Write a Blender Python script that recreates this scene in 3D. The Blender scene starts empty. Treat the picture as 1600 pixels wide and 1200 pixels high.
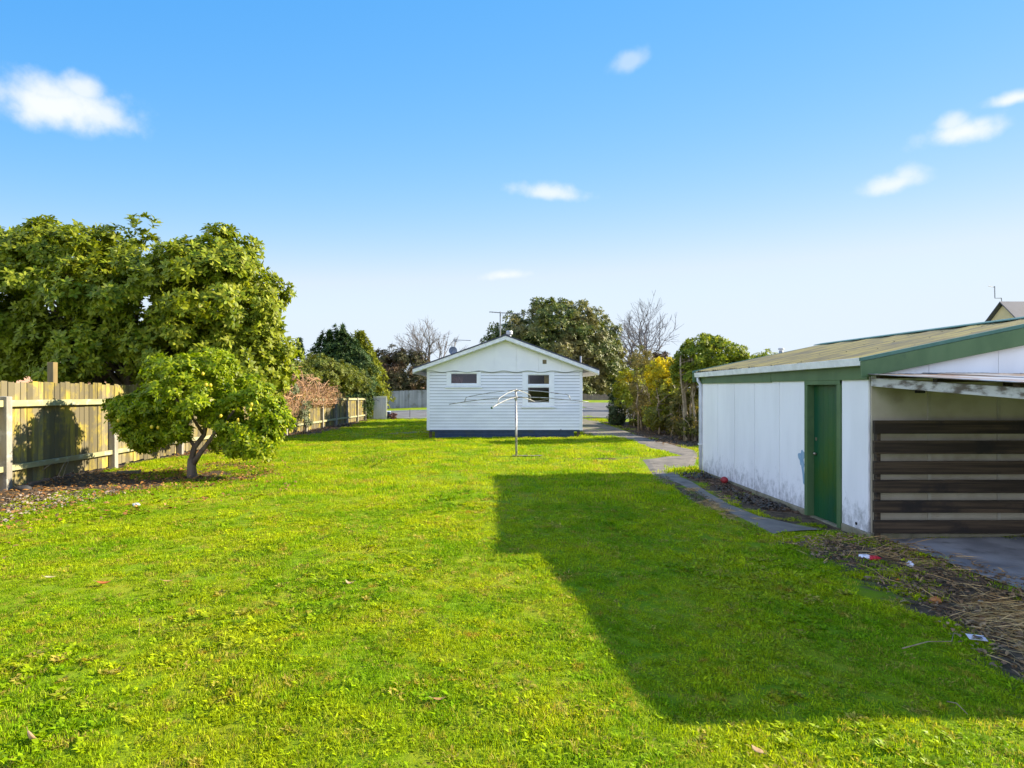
import bpy, bmesh, math, random
import numpy as np
from mathutils import Vector, Matrix
R = math.radians
sc = bpy.context.scene
C = sc.collection
rnd = random.Random(7)

# ------------------------------------------------------------------ measuring
F, VX, VY, EYE = 900.0, 752.0, 606.0, 2.0          # focal length and vanishing point measured in the photograph
def sstep(t): t = np.clip(t, 0, 1); return t*t*(3-2*t)
def H(x, y):
    """height of the ground"""
    x = np.asarray(x, float); y = np.asarray(y, float)
    w = np.clip((5.2-x)/14.5, 0, 1.2)
    d1 = np.clip(y-13.5, 0, 36); d2 = np.clip(y-18.0, 0, 32)
    h = -0.0185*w*d1 - 0.012*(1-np.clip(w, 0, 1))*d2
    h = h - 0.05*np.exp(-((x-4.6)/1.6)**2 - ((y-9)/2.2)**2)
    near = np.clip((40-y)/20, 0, 1)
    h = h + near*(0.012*np.sin(x*1.9+y*.7)+0.009*np.sin(x*.8-y*2.3+1)+0.006*np.sin(x*4.1+y*3.3))
    return h
def Hf(x, y): return float(H(x, y))
def gp(px, py):
    y = EYE*F/(py-VY)
    for _ in range(25):
        x = (px-VX)/F*y
        y = .5*y + .5*(EYE-Hf(x, y))*F/(py-VY)
    return (px-VX)/F*y, y
def at(px, py, y): return Vector(((px-VX)/F*y, y, EYE-(py-VY)/F*y))
def YX(px, X): return X*F/(px-VX)
def zz(py, y): return EYE-(py-VY)/F*y

# ------------------------------------------------------------------ materials
def nodes(name):
    m = bpy.data.materials.new(name); m.use_nodes = True
    nt = m.node_tree
    return m, nt, nt.nodes, nt.links, nt.nodes['Principled BSDF']
def mixc(N, L, fac, a, b, bt='MIX'):
    n = N.new('ShaderNodeMix'); n.data_type = 'RGBA'; n.blend_type = bt
    for s, v in ((0, fac), (6, a), (7, b)):
        if hasattr(v, 'links'): L.new(v, n.inputs[s])
        elif isinstance(v, (int, float)): n.inputs[s].default_value = v
        else: n.inputs[s].default_value = (*v, 1)
    return n.outputs[2]
def noise(N, L, vec, scale, detail=5, rough=.55):
    n = N.new('ShaderNodeTexNoise'); n.inputs['Scale'].default_value = scale
    n.inputs['Detail'].default_value = detail; n.inputs['Roughness'].default_value = rough
    if vec is not None: L.new(vec, n.inputs['Vector'])
    return n.outputs[0]
def ramp(N, L, fac, a, b):
    n = N.new('ShaderNodeMapRange'); n.interpolation_type = 'SMOOTHSTEP'
    n.inputs[1].default_value = a; n.inputs[2].default_value = b
    L.new(fac, n.inputs[0]); return n.outputs[0]
def mth(N, L, op, a, b=None, c=None):
    n = N.new('ShaderNodeMath'); n.operation = op
    for i, v in enumerate((a, b, c)):
        if v is None: continue
        if hasattr(v, 'links'): L.new(v, n.inputs[i])
        else: n.inputs[i].default_value = v
    return n.outputs[0]
def scaled(N, L, vec, s):
    n = N.new('ShaderNodeMapping'); n.inputs['Scale'].default_value = s
    L.new(vec, n.inputs['Vector']); return n.outputs[0]
def bump(N, L, P, h, strength, dist=.01):
    b = N.new('ShaderNodeBump'); b.inputs['Strength'].default_value = strength; b.inputs['Distance'].default_value = dist
    L.new(h, b.inputs['Height']); L.new(b.outputs[0], P.inputs['Normal'])
def pos(N): return N.new('ShaderNodeNewGeometry').outputs['Position']
def island(N): return N.new('ShaderNodeNewGeometry').outputs['Random Per Island']

def mat(name, c1, c2=None, scale=6, lo=.35, hi=.65, rough=.7, stretch=(1, 1, 1), bs=0, isl=0, c3=None, s3=1.2, lo3=.5, hi3=.7, metal=0, spec=.4, bscale=None):
    m, nt, N, L, P = nodes(name)
    c2 = c2 or c1
    p = scaled(N, L, pos(N), stretch)
    f = noise(N, L, p, scale)
    col = mixc(N, L, ramp(N, L, f, lo, hi), c1, c2)
    if c3: col = mixc(N, L, ramp(N, L, noise(N, L, pos(N), s3, 8, .65), lo3, hi3), col, c3)
    if isl:
        k = N.new('ShaderNodeMapRange'); L.new(island(N), k.inputs[0]); k.inputs[3].default_value = 1-isl; k.inputs[4].default_value = 1+isl
        hs = N.new('ShaderNodeHueSaturation'); L.new(col, hs.inputs['Color']); L.new(k.outputs[0], hs.inputs['Value']); col = hs.outputs[0]
    L.new(col, P.inputs['Base Color'])
    P.inputs['Roughness'].default_value = rough; P.inputs['Metallic'].default_value = metal
    P.inputs['Specular IOR Level'].default_value = spec
    if bs: bump(N, L, P, noise(N, L, p, bscale or scale*2.5, 6), bs)
    return m

def leafmat(name, c1, c2, c3, trans=.3, rough=.45, spec=.4, big=.5, tcol=None):
    """every leaf its own tint, drifting over the crown"""
    m, nt, N, L, P = nodes(name)
    i = island(N)
    col = mixc(N, L, ramp(N, L, i, .15, .85), c1, c2)
    col = mixc(N, L, ramp(N, L, noise(N, L, pos(N), big, 3), .42, .68), col, c3)
    j = N.new('ShaderNodeTexWhiteNoise'); j.noise_dimensions = '1D'; L.new(i, j.inputs['W'])
    hs = N.new('ShaderNodeHueSaturation'); L.new(col, hs.inputs['Color'])
    k = N.new('ShaderNodeMapRange'); L.new(j.outputs[0], k.inputs[0]); k.inputs[3].default_value = .6; k.inputs[4].default_value = 1.35
    L.new(k.outputs[0], hs.inputs['Value']); col = hs.outputs[0]
    L.new(col, P.inputs['Base Color']); P.inputs['Roughness'].default_value = rough; P.inputs['Specular IOR Level'].default_value = spec
    T = N.new('ShaderNodeBsdfTranslucent')
    L.new(mixc(N, L, 1.0, col, tcol or (1.6, 1.5, .6), 'MULTIPLY'), T.inputs[0])
    X = N.new('ShaderNodeMixShader'); X.inputs[0].default_value = trans
    L.new(P.outputs[0], X.inputs[1]); L.new(T.outputs[0], X.inputs[2])
    L.new(X.outputs[0], nt.nodes['Material Output'].inputs[0])
    return m

# ------------------------------------------------------------------ mesh helpers
class MB:
    def __init__(s): s.v = []; s.f = []
    def add(s, vs, fs):
        o = len(s.v); s.v += [tuple(v) for v in vs]; s.f += [tuple(i+o for i in f) for f in fs]; return s
    def box(s, x0, x1, y0, y1, z0, z1):
        return s.add([(x0,y0,z0),(x1,y0,z0),(x1,y1,z0),(x0,y1,z0),(x0,y0,z1),(x1,y0,z1),(x1,y1,z1),(x0,y1,z1)],
                     [(3,2,1,0),(4,5,6,7),(0,1,5,4),(1,2,6,5),(2,3,7,6),(3,0,4,7)])
    def hexa(s, a, b):      # two quads, four corners each, joined
        return s.add(list(a)+list(b), [(3,2,1,0),(4,5,6,7),(0,1,5,4),(1,2,6,5),(2,3,7,6),(3,0,4,7)])
    def prism(s, poly, axis, a, b):     # polygon in the plane normal to axis, from a to b
        n = len(poly)
        def P(p, t): return {'x': (t,p[0],p[1]), 'y': (p[0],t,p[1]), 'z': (p[0],p[1],t)}[axis]
        vs = [P(p, a) for p in poly]+[P(p, b) for p in poly]
        fs = [tuple(range(n))[::-1], tuple(range(n, 2*n))]+[(i,(i+1)%n,n+(i+1)%n,n+i) for i in range(n)]
        return s.add(vs, fs)
    def bar(s, p, q, w, h, up=(0,0,1)):     # rectangular bar
        p, q = Vector(p), Vector(q); d = (q-p).normalized(); u = Vector(up); sd = d.cross(u)
        if sd.length < 1e-4: sd = d.cross(Vector((1,0,0)))
        sd.normalize(); u = sd.cross(d)
        c = [sd*w/2+u*h/2, -sd*w/2+u*h/2, -sd*w/2-u*h/2, sd*w/2-u*h/2]
        return s.hexa([p+k for k in c], [q+k for k in c])
    def tube(s, path, rad, n=8, cap=True):
        path = [Vector(p) for p in path]
        if not hasattr(rad, '__len__'): rad = [rad]*len(path)
        o = len(s.v); ref = None
        for i, p in enumerate(path):
            d = (path[min(i+1, len(path)-1)]-path[max(i-1, 0)]).normalized()
            if ref is None:
                ref = d.orthogonal().normalized()
            ref = (ref-d*ref.dot(d)).normalized(); b = d.cross(ref)
            for k in range(n):
                a = 2*math.pi*k/n; s.v.append(tuple(p+(ref*math.cos(a)+b*math.sin(a))*rad[i]))
        for i in range(len(path)-1):
            for k in range(n):
                s.f.append((o+i*n+k, o+i*n+(k+1)%n, o+(i+1)*n+(k+1)%n, o+(i+1)*n+k))
        if cap:
            s.f.append(tuple(o+k for k in range(n))[::-1]); e = o+(len(path)-1)*n; s.f.append(tuple(e+k for k in range(n)))
        return s
    def lathe(s, c, prof, n=16):
        o = len(s.v)
        for r, z in prof:
            for k in range(n): s.v.append((c[0]+r*math.cos(2*math.pi*k/n), c[1]+r*math.sin(2*math.pi*k/n), c[2]+z))
        for i in range(len(prof)-1):
            for k in range(n): s.f.append((o+i*n+k, o+i*n+(k+1)%n, o+(i+1)*n+(k+1)%n, o+(i+1)*n+k))
        s.f.append(tuple(o+k for k in range(n))[::-1]); e = o+(len(prof)-1)*n; s.f.append(tuple(e+k for k in range(n)))
        return s
    def ball(s, c, r, n=10, sq=(1,1,1)):
        o = len(s.v); m = n//2+1
        for i in range(m):
            t = math.pi*i/(m-1)
            for k in range(n):
                a = 2*math.pi*k/n
                s.v.append((c[0]+r*sq[0]*math.sin(t)*math.cos(a), c[1]+r*sq[1]*math.sin(t)*math.sin(a), c[2]+r*sq[2]*math.cos(t)))
        for i in range(m-1):
            for k in range(n): s.f.append((o+i*n+k, o+(i+1)*n+k, o+(i+1)*n+(k+1)%n, o+i*n+(k+1)%n))
        return s

def wpos(o):
    v = Vector((0,0,0))
    while o is not None: v += o.location; o = o.parent
    return v
def link(name, me, m, parent=None, smooth=False, bevel=0):
    o = bpy.data.objects.new(name, me); C.objects.link(o)
    if m is not None: me.materials.append(m)
    if parent is not None: o.parent = parent
    if smooth: me.shade_smooth()
    if bevel:
        b = o.modifiers.new('bevel', 'BEVEL'); b.width = bevel; b.segments = 2; b.limit_method = 'ANGLE'
    return o
def part(name, mb, m, parent=None, smooth=False, bevel=0, base=None):
    """mesh given in world coordinates, stored relative to its parent"""
    off = wpos(parent) if parent is not None else Vector(base or (0,0,0))
    me = bpy.data.meshes.new(name)
    me.from_pydata([(v[0]-off.x, v[1]-off.y, v[2]-off.z) for v in mb.v], [], mb.f); me.update()
    o = link(name, me, m, parent, smooth, bevel)
    if parent is None: o.location = off
    bm = bmesh.new(); bm.from_mesh(me); bmesh.ops.recalc_face_normals(bm, faces=bm.faces); bm.to_mesh(me); bm.free()
    if smooth: me.shade_smooth()
    return o
def tag(o, label, cat, group=None, kind=None):
    if label: o['label'] = label
    if cat: o['category'] = cat
    if group: o['group'] = group
    if kind: o['kind'] = kind
    return o
def thing(name, label, cat, loc, group=None):
    o = bpy.data.objects.new(name, None); C.objects.link(o); o.location = loc; o.empty_display_size = .2
    return tag(o, label, cat, group)
def npmesh(name, V, lens, loops):
    me = bpy.data.meshes.new(name)
    me.vertices.add(len(V)); me.vertices.foreach_set('co', np.asarray(V, np.float32).ravel())
    me.loops.add(len(loops)); me.loops.foreach_set('vertex_index', np.asarray(loops, np.int32))
    me.polygons.add(len(lens)); st = np.concatenate([[0], np.cumsum(lens)[:-1]]).astype(np.int32)
    me.polygons.foreach_set('loop_start', st); me.update(calc_edges=True); return me

def nrm(a): return a/np.maximum(np.linalg.norm(a, axis=1, keepdims=True), 1e-9)
def leaf_mesh(name, P, D, Nn, Ln, W, fold=.12, droop=.15, simple=False):
    D = nrm(D); S = nrm(np.cross(D, Nn)); Nn = np.cross(S, D); n = len(P)
    Ln = np.asarray(Ln).reshape(-1, 1)*np.ones((n, 1)); W = np.asarray(W).reshape(-1, 1)*np.ones((n, 1))
    if simple:
        V = np.stack([P, P+D*.5*Ln+S*W*.5+Nn*fold*W, P+D*Ln-Nn*droop*Ln, P+D*.5*Ln-S*W*.5+Nn*fold*W], 1)
        loops = (np.arange(n)[:, None]*4+np.array([0,1,2,0,2,3])).ravel(); lens = np.full(2*n, 3)
        return npmesh(name, V.reshape(-1, 3), lens, loops)
    a = P+D*.3*Ln; b = P+D*.68*Ln-Nn*droop*.35*Ln
    V = np.stack([P, a+S*W*.42+Nn*fold*W, a-S*W*.42+Nn*fold*W, b+S*W*.46+Nn*fold*W, b-S*W*.46+Nn*fold*W, P+D*Ln-Nn*droop*Ln], 1)
    loops = (np.arange(n)[:, None]*6+np.array([0,1,2, 2,1,3,4, 4,3,5])).ravel(); lens = np.tile([3,4,3], n)
    return npmesh(name, V.reshape(-1, 3), lens, loops)

def clumps(rng, ells, K, inner=.6, low=-.6):
    """clump centres spread over a set of ellipsoids (centre, radii)"""
    A = np.array([r[0]*r[1]+r[1]*r[2]+r[0]*r[2] for c, r in ells]); idx = rng.choice(len(ells), K*3, p=A/A.sum())
    d = nrm(rng.normal(size=(K*3, 3))); rr = rng.uniform(inner, 1, (K*3, 1))
    c = np.array([e[0] for e in ells])[idx]; r = np.array([e[1] for e in ells])[idx]
    p = c+d*r*rr
    keep = d[:, 2] > low
    for e in ells:      # drop those deep inside another lobe
        q = np.linalg.norm((p-np.array(e[0]))/np.array(e[1]), axis=1); keep &= q > inner*.95
    return p[keep][:K], d[keep][:K]
def foliage(rng, P, D, rc, per, up=.35):
    """points with outward axes scattered through the clumps"""
    n = len(P)*per; i = np.repeat(np.arange(len(P)), per)
    d = nrm(rng.normal(size=(n, 3))+D[i]*.6)
    rcs = rng.uniform(.65, 1.25, (len(P), 1))*rc
    q = P[i]+d*rcs[i]*rng.uniform(.35, 1, (n, 1))**.6*np.array([1, 1, .8])
    ax = nrm(d*.7+D[i]*.5+np.array([0, 0, up])+rng.normal(size=(n, 3))*.35)
    return q, ax
def rosette(rng, Q, AX, k, spread=1.0):
    """k leaves round each axis"""
    n = len(Q); i = np.repeat(np.arange(n), k); ax = AX[i]
    ref = nrm(np.cross(ax, rng.normal(size=(n, 3))[i])); b = np.cross(ax, ref)
    a = np.tile(np.arange(k)/k*2*np.pi, n)+rng.uniform(0, .8, n*k)
    rad = ref*np.cos(a)[:, None]+b*np.sin(a)[:, None]
    t = rng.uniform(.15, .75, (n*k, 1))*spread
    d = nrm(rad+ax*t)
    nn = nrm(ax-rad*t*.8)
    return Q[i]+rad*.01, d, nn

def limbs(rng, base, top, targets, r0, sides=8):
    mb = MB(); base = Vector(base); top = Vector(top)
    path = [base.lerp(top, t)+Vector((rng.normal()*.05, rng.normal()*.05, 0))*(1 if 0 < t else 0) for t in np.linspace(0, 1, 6)]
    path[0] = base; mb.tube(path, [r0*1.35]+[r0*(1-.1*i) for i in range(5)], sides)
    tr = mb; br = MB()
    for t in targets:
        s = base.lerp(top, rng.uniform(.55, 1)); e = Vector(t); mid = s.lerp(e, .5)+Vector((0, 0, (e-s).length*.12))+Vector(rng.normal(size=3)*.12)
        br.tube([s, s.lerp(mid, .55), mid, mid.lerp(e, .6), e], [r0*.5, r0*.42, r0*.3, r0*.2, r0*.08], 6)
    return tr, br

# ------------------------------------------------------------------ camera, light, sky
cam = bpy.data.cameras.new('camera'); co = bpy.data.objects.new('camera', cam); C.objects.link(co)
co.location = (0, 0, EYE); co.rotation_euler = (R(90), 0, 0)
cam.sensor_width = 36; cam.lens = F/1600*36; cam.shift_x = (800-VX)/1600; cam.shift_y = (VY-600)/1600; cam.clip_end = 3000; cam.clip_start = .05
sc.camera = co

SUN = Vector((2.04, .26, 1.0)).normalized()
sl = bpy.data.lights.new('sun', 'SUN'); sl.energy = 5.0; sl.angle = R(.6); sl.color = (1.0, .89, .70)
so = bpy.data.objects.new('sun', sl); C.objects.link(so); so.rotation_euler = (-SUN).to_track_quat('-Z', 'Y').to_euler(); so.location = (20, 5, 20)

w = bpy.data.worlds.new('World'); sc.world = w; w.use_nodes = True
nt = w.node_tree; N, L = nt.nodes, nt.links; bg = N['Background']
sky = N.new('ShaderNodeTexSky'); sky.sky_type = 'NISHITA'; sky.sun_disc = False
sky.sun_elevation = math.asin(SUN.z); sky.sun_rotation = math.atan2(SUN.x, SUN.y)
sky.altitude = 0; sky.air_density = 1.0; sky.dust_density = 0.15; sky.ozone_density = 2.0
SKY_STRENGTH = .15
GK = (.43/1.03**2.0, 1.275/1.73**.80, 2.6/3.0**.30)
tc = N.new('ShaderNodeTexCoord').outputs['Generated']
sq = N.new('ShaderNodeMapping'); sq.inputs['Scale'].default_value = (.42, 1, 1); L.new(tc, sq.inputs['Vector'])   # keeps the glow round the sun tight
nz = N.new('ShaderNodeVectorMath'); nz.operation = 'NORMALIZE'; L.new(sq.outputs[0], nz.inputs[0]); L.new(nz.outputs[0], sky.inputs[0])
sp = N.new('ShaderNodeSeparateColor'); L.new(sky.outputs[0], sp.inputs[0]); cb = N.new('ShaderNodeCombineColor')
# grade of the sky: deeper blue overhead, pale at the horizon
def vm(op, a, b):
    n = N.new('ShaderNodeVectorMath'); n.operation = op
    for i, v in enumerate((a, b)):
        if hasattr(v, 'links'): L.new(v, n.inputs[i])
        else: n.inputs[i].default_value = v
    return n.outputs['Value'] if op in ('DOT_PRODUCT', 'LENGTH') else n.outputs[0]
tc0 = tc
gG = mth(N, L, 'MULTIPLY', mth(N, L, 'POWER', sp.outputs[1], .80), GK[1]); gB = mth(N, L, 'MULTIPLY', mth(N, L, 'POWER', sp.outputs[2], .30), GK[2])
gR = mth(N, L, 'MINIMUM', mth(N, L, 'MULTIPLY', mth(N, L, 'POWER', sp.outputs[0], 2.0), GK[0]), mth(N, L, 'MULTIPLY', gG, .93))
near = ramp(N, L, vm('DOT_PRODUCT', tc0, tuple(SUN)), .80, .95)
for i_, (v_, lim) in enumerate(((gR, 2.0), (gG, 2.28), (gB, 2.62))):
    c_ = mth(N, L, 'SMOOTH_MIN', v_, lim+.03, .5+.7*(lim < 2.1)); L.new(mth(N, L, 'ADD', c_, mth(N, L, 'MULTIPLY', mth(N, L, 'SUBTRACT', v_, c_), near)), cb.inputs[i_])
col = cb.outputs[0]
# a few small fair-weather clouds, fixed to the sky by direction
def vm(op, a, b):
    n = N.new('ShaderNodeVectorMath'); n.operation = op
    for i, v in enumerate((a, b)):
        if hasattr(v, 'links'): L.new(v, n.inputs[i])
        else: n.inputs[i].default_value = v
    return n.outputs['Value'] if op in ('DOT_PRODUCT', 'LENGTH') else n.outputs[0]
wob = N.new('ShaderNodeTexNoise'); wob.inputs['Scale'].default_value = 14; wob.inputs['Detail'].default_value = 7; wob.inputs['Roughness'].default_value = .6
L.new(tc, wob.inputs['Vector'])
wob2 = N.new('ShaderNodeTexNoise'); wob2.inputs['Scale'].default_value = 34; wob2.inputs['Detail'].default_value = 6; L.new(tc, wob2.inputs['Vector'])
total = None
for px, py, rx, ry, tilt, dens in [(90,168,106,42,.02,.92),(78,146,62,28,.05,.85),(128,140,32,24,0,.8),(150,178,62,26,-.1,.8),(983,97,32,18,.3,.38),(1505,207,62,24,-.05,.88),(1488,195,28,18,0,.7),(1530,195,26,16,0,.7),(1398,287,50,18,.05,.75),(1415,275,24,16,.1,.6),(1588,153,46,13,0,.85),
                                   (862,302,58,15,-.12,.75),(790,430,36,9,.08,.7),(850,298,30,14,0,.4)]:
    d = Vector(((px-VX)/F, 1, (VY-py)/F)); k = d.length; d /= k
    rt = Vector((d.y, -d.x, 0)).normalized(); upv = rt.cross(d)
    rt2 = rt*math.cos(tilt)+upv*math.sin(tilt); up2 = upv*math.cos(tilt)-rt*math.sin(tilt)
    u = mth(N, L, 'MULTIPLY', vm('DOT_PRODUCT', tc, tuple(rt2)), F*k/rx)
    v = mth(N, L, 'MULTIPLY', vm('DOT_PRODUCT', tc, tuple(up2)), F*k/ry)
    v = mth(N, L, 'ADD', v, mth(N, L, 'MULTIPLY', mth(N, L, 'MINIMUM', v, 0.0), .35))
    r2 = mth(N, L, 'SQRT', mth(N, L, 'ADD', mth(N, L, 'MULTIPLY', u, u), mth(N, L, 'MULTIPLY', v, v)))
    r2 = mth(N, L, 'ADD', r2, mth(N, L, 'MULTIPLY', mth(N, L, 'SUBTRACT', wob.outputs[0], .5), 1.0))
    r2 = mth(N, L, 'ADD', r2, mth(N, L, 'MULTIPLY', mth(N, L, 'SUBTRACT', wob2.outputs[0], .5), 1.25))
    front = mth(N, L, 'GREATER_THAN', vm('DOT_PRODUCT', tc, tuple(d)), .5)
    a = mth(N, L, 'MULTIPLY', mth(N, L, 'MULTIPLY', ramp(N, L, r2, 1.3, .1), dens), front)
    total = a if total is None else mth(N, L, 'MAXIMUM', total, a)
CLOUD = (2.6, 2.66, 2.75)
col = mixc(N, L, total, col, CLOUD)
# invented bright cloud bank, out of view behind and left, added to lift shaded walls
sx = N.new('ShaderNodeSeparateXYZ'); L.new(tc, sx.inputs[0])
bk = mth(N, L, 'MULTIPLY', ramp(N, L, vm('DOT_PRODUCT', tc, (-.77, -.64, 0)), .22, .55), ramp(N, L, sx.outputs[2], .9, .55))
bn = N.new('ShaderNodeTexNoise'); bn.inputs['Scale'].default_value = 3.2; bn.inputs['Detail'].default_value = 8; L.new(tc, bn.inputs['Vector'])
bk = mth(N, L, 'MULTIPLY', bk, ramp(N, L, bn.outputs[0], .40, .58))
col = mixc(N, L, bk, col, (7.2, 7.6, 9.9))
L.new(col, bg.inputs[0]); bg.inputs[1].default_value = SKY_STRENGTH
sc.view_settings.view_transform = 'Standard'; sc.view_settings.look = 'None'; sc.view_settings.gamma = 1
sc.view_settings.use_curve_mapping = False; sc.view_settings.exposure = 1.4
sc.cycles.max_bounces = 6; sc.cycles.diffuse_bounces = 3; sc.cycles.glossy_bounces = 3; sc.cycles.transmission_bounces = 4; sc.cycles.transparent_max_bounces = 8
sc.cycles.use_denoising = True; sc.cycles.sample_clamp_indirect = 6

# ------------------------------------------------------------------ regions of the yard (measured on the ground)
def polyw(pts): return np.array([gp(*p) for p in pts])
def sdist(x, y, poly):
    """signed distance, positive inside"""
    x = np.asarray(x, float).ravel(); y = np.asarray(y, float).ravel()
    inside = np.zeros(len(x), bool); best = np.full(len(x), 1e9); n = len(poly)
    for i in range(n):
        ax, ay = poly[i]; bx, by = poly[(i+1) % n]
        c = ((ay > y) != (by > y)); xi = ax+(y-ay)*(bx-ax)/((by-ay) if by != ay else 1e-9)
        inside ^= c & (x < xi)
        dx, dy = bx-ax, by-ay; t = np.clip(((x-ax)*dx+(y-ay)*dy)/(dx*dx+dy*dy+1e-12), 0, 1)
        best = np.minimum(best, np.hypot(x-ax-t*dx, y-ay-t*dy))
    return np.where(inside, best, -best)
XF = -9.27
HY = 24.4                                   # the house front
bedA = np.vstack([polyw([(-260,930),(0,822),(90,794),(180,776),(250,769),(330,760),(395,752),(425,735),(395,722),(330,722),(280,733),(235,735),(205,728)]), [(XF+.3,15.6),(XF+.9,19),(XF+1.0,26),(XF+1.3,31),(XF+1.2,38),(XF+.6,46),(XF-4,46),(XF-4,6)]])
bedD = polyw([(1110,768),(1150,806),(1195,846),(1250,868),(1310,890),(1380,930),(1465,985),(1545,1050),(1640,1130),(1900,1100),(1700,940),(1600,905),(1480,868),(1400,846),(1345,832),(1290,836),(1215,842),(1160,812)])
bedC = np.array([(6.3,19.5),(6.6,24),(7.2,29),(7.6,33),(7.7,38),(12,38),(12,19)])
bedS = np.vstack([polyw([(1062,744),(1079,751),(1144,789),(1187,806),(1240,818),(1300,832)]), [(5.1,7.6),(11.5,7.6),(11.5,13.6),(4.9,13.3)]])
bedE = polyw([(1022,741),(1060,755),(1092,772),(1140,801),(1190,828),(1160,820),(1100,792),(1050,765)])
bedG = polyw([(846,715.6),(930,716.2),(1010,715.8),(1010,717.2),(930,717.8),(846,717.0)])
bedH = polyw([(770,713),(806,715),(838,713.5),(836,716),(806,717.5),(772,715)])
pathL = [(935,668),(975,684.5),(999,693.7),(1028,704),(1067,713),(1030,714.5),(998,718),(1007,730),(1018,743),(1060,756),(1085,769),(1132,798),(1178,821),(1203,835)]
pathR = [(960,668),(978,674),(1021,687),(1060,697),(1093,706),(1093,714),(1093,724),(1093,733),(1066,741),(1062,744),(1079,751),(1144,789),(1187,806),(1300,829)]
pl, pr = polyw(pathL), polyw(pathR)
pathpoly = np.vstack([pl, pr[::-1]])
slabpoly = np.array([(5.35,7.62),(12,7.62),(12,3.4),(5.3,3.4)])
housepoly = np.array([(-2.35,HY),(4.3,HY),(4.3,34.5),(-2.35,34.5)])
drive = np.array([(4.6,25),(6.9,22.3),(7.4,28),(7.7,42),(4.6,42)])

def fbm(x, y, s, seed=0):
    x = np.asarray(x)*s; y = np.asarray(y)*s; v = 0; a = .5; r = np.random.default_rng(seed)
    for o in range(4):
        for _ in range(3):
            t, p = r.uniform(0, 6.28, 2); v = v+a/1.7*np.sin(x*math.cos(t)+y*math.sin(t)+p+1.3*np.sin(y*math.cos(t*2)-x*math.sin(t)+p*2))
        x = x*2; y = y*2; a *= .5
    return v

# ---- ground
xs = np.unique(np.concatenate([np.linspace(-11, 12, 140), np.linspace(-60, -11, 30), np.linspace(12, 60, 30), [-900, -500, -250, -120, 120, 250, 500, 900]]))
ys = np.unique(np.concatenate([np.linspace(2, 27, 150), np.linspace(27, 60, 60), np.linspace(60, 140, 20), [-400, -150, -60, -20, -8, -3, 200, 300, 500, 900, 1500]]))
GX, GY = np.meshgrid(xs, ys); Z = H(GX, GY)
nx, ny = len(xs), len(ys); ii = (np.arange(ny-1)[:, None]*nx+np.arange(nx-1)).ravel()
gm = npmesh('ground', np.stack([GX.ravel(), GY.ravel(), Z.ravel()], 1), np.full(len(ii), 4), np.stack([ii, ii+1, ii+nx+1, ii+nx], 1).ravel())
soil = np.maximum.reduce([sdist(GX, GY, p) for p in (bedA, bedD, bedC, bedS, bedE, bedG)])
a = gm.attributes.new('soil', 'FLOAT', 'POINT'); a.data.foreach_set('value', np.clip(soil, -3, 3).astype(np.float32))
def ground_material():
    m, nt, N, L, P = nodes('ground')
    p = pos(N); at_ = N.new('ShaderNodeAttribute'); at_.attribute_name = 'soil'
    f = mth(N, L, 'ADD', at_.outputs['Fac'], mth(N, L, 'MULTIPLY', mth(N, L, 'SUBTRACT', noise(N, L, p, 2.2, 7, .65), .5), 1.3))
    f = ramp(N, L, f, -.1, .15)
    g = mixc(N, L, ramp(N, L, noise(N, L, p, 1.1, 6, .6), .35, .65), (.14,.24,.005), (.24,.27,.012))
    g = mixc(N, L, ramp(N, L, noise(N, L, p, 14, 5, .6), .56, .75), g, (.15,.11,.035))
    s = mixc(N, L, ramp(N, L, noise(N, L, p, 9, 7, .7), .35, .65), (.055,.04,.025), (.14,.10,.065))
    L.new(mixc(N, L, f, g, s), P.inputs['Base Color']); P.inputs['Roughness'].default_value = .95; P.inputs['Specular IOR Level'].default_value = .1
    bump(N, L, P, noise(N, L, p, 25, 8, .7), .8, .03)
    return m
tag(link('ground', gm, ground_material()), 'gently sloping ground of the back yard and street', 'ground', kind='structure')

def sheet(name, left, right, m, lift, label, cat, sub=4, solid=0):
    left, right = np.asarray(left), np.asarray(right); V = []; Fc = []
    a_, b_ = [], []
    for i in range(len(left)-1):
        for t in np.linspace(0, 1, sub, endpoint=False): a_.append(left[i]*(1-t)+left[i+1]*t); b_.append(right[i]*(1-t)+right[i+1]*t)
    a_.append(left[-1]); b_.append(right[-1]); K = 7
    for p, q in zip(a_, b_):
        for k in range(K):
            t = k/(K-1); x, y = p*(1-t)+q*t
            if 0 < k < K-1: pass
            V.append((x, y, Hf(x, y)+lift-(.03 if k in (0, K-1) and solid else 0)))
    for i in range(len(a_)-1):
        for k in range(K-1): Fc.append((i*K+k, i*K+k+1, (i+1)*K+k+1, (i+1)*K+k))
    mb = MB(); mb.v = V; mb.f = Fc
    return tag(part(name, mb, m), label, cat, kind='structure')
concrete = mat('weathered concrete', (.13,.115,.095), (.215,.185,.15), 3.2, .3, .7, .9, bs=.45, bscale=60, c3=(.07,.06,.045), s3=2.5, lo3=.55, hi3=.75)
asphalt = mat('asphalt', (.11,.105,.10), (.17,.165,.16), .6, .3, .7, .9, bs=.3, bscale=40)
slabm = mat('stained concrete', (.17,.175,.185), (.29,.295,.30), 1.6, .35, .65, .75, bs=.2, bscale=30, c3=(.055,.05,.045), s3=1.1, lo3=.52, hi3=.72)
sheet('footpath', pl, pr, concrete, .018, 'narrow grey concrete path curving past the shed', 'path', solid=1)
sheet('concrete_floor', [(5.32,7.64),(5.3,6.5),(5.32,5.2),(5.3,3.3)], [(12,7.64),(12,6.5),(12,5.2),(12,3.3)], slabm, .02, 'stained concrete floor under the open lean-to', 'floor')
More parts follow.
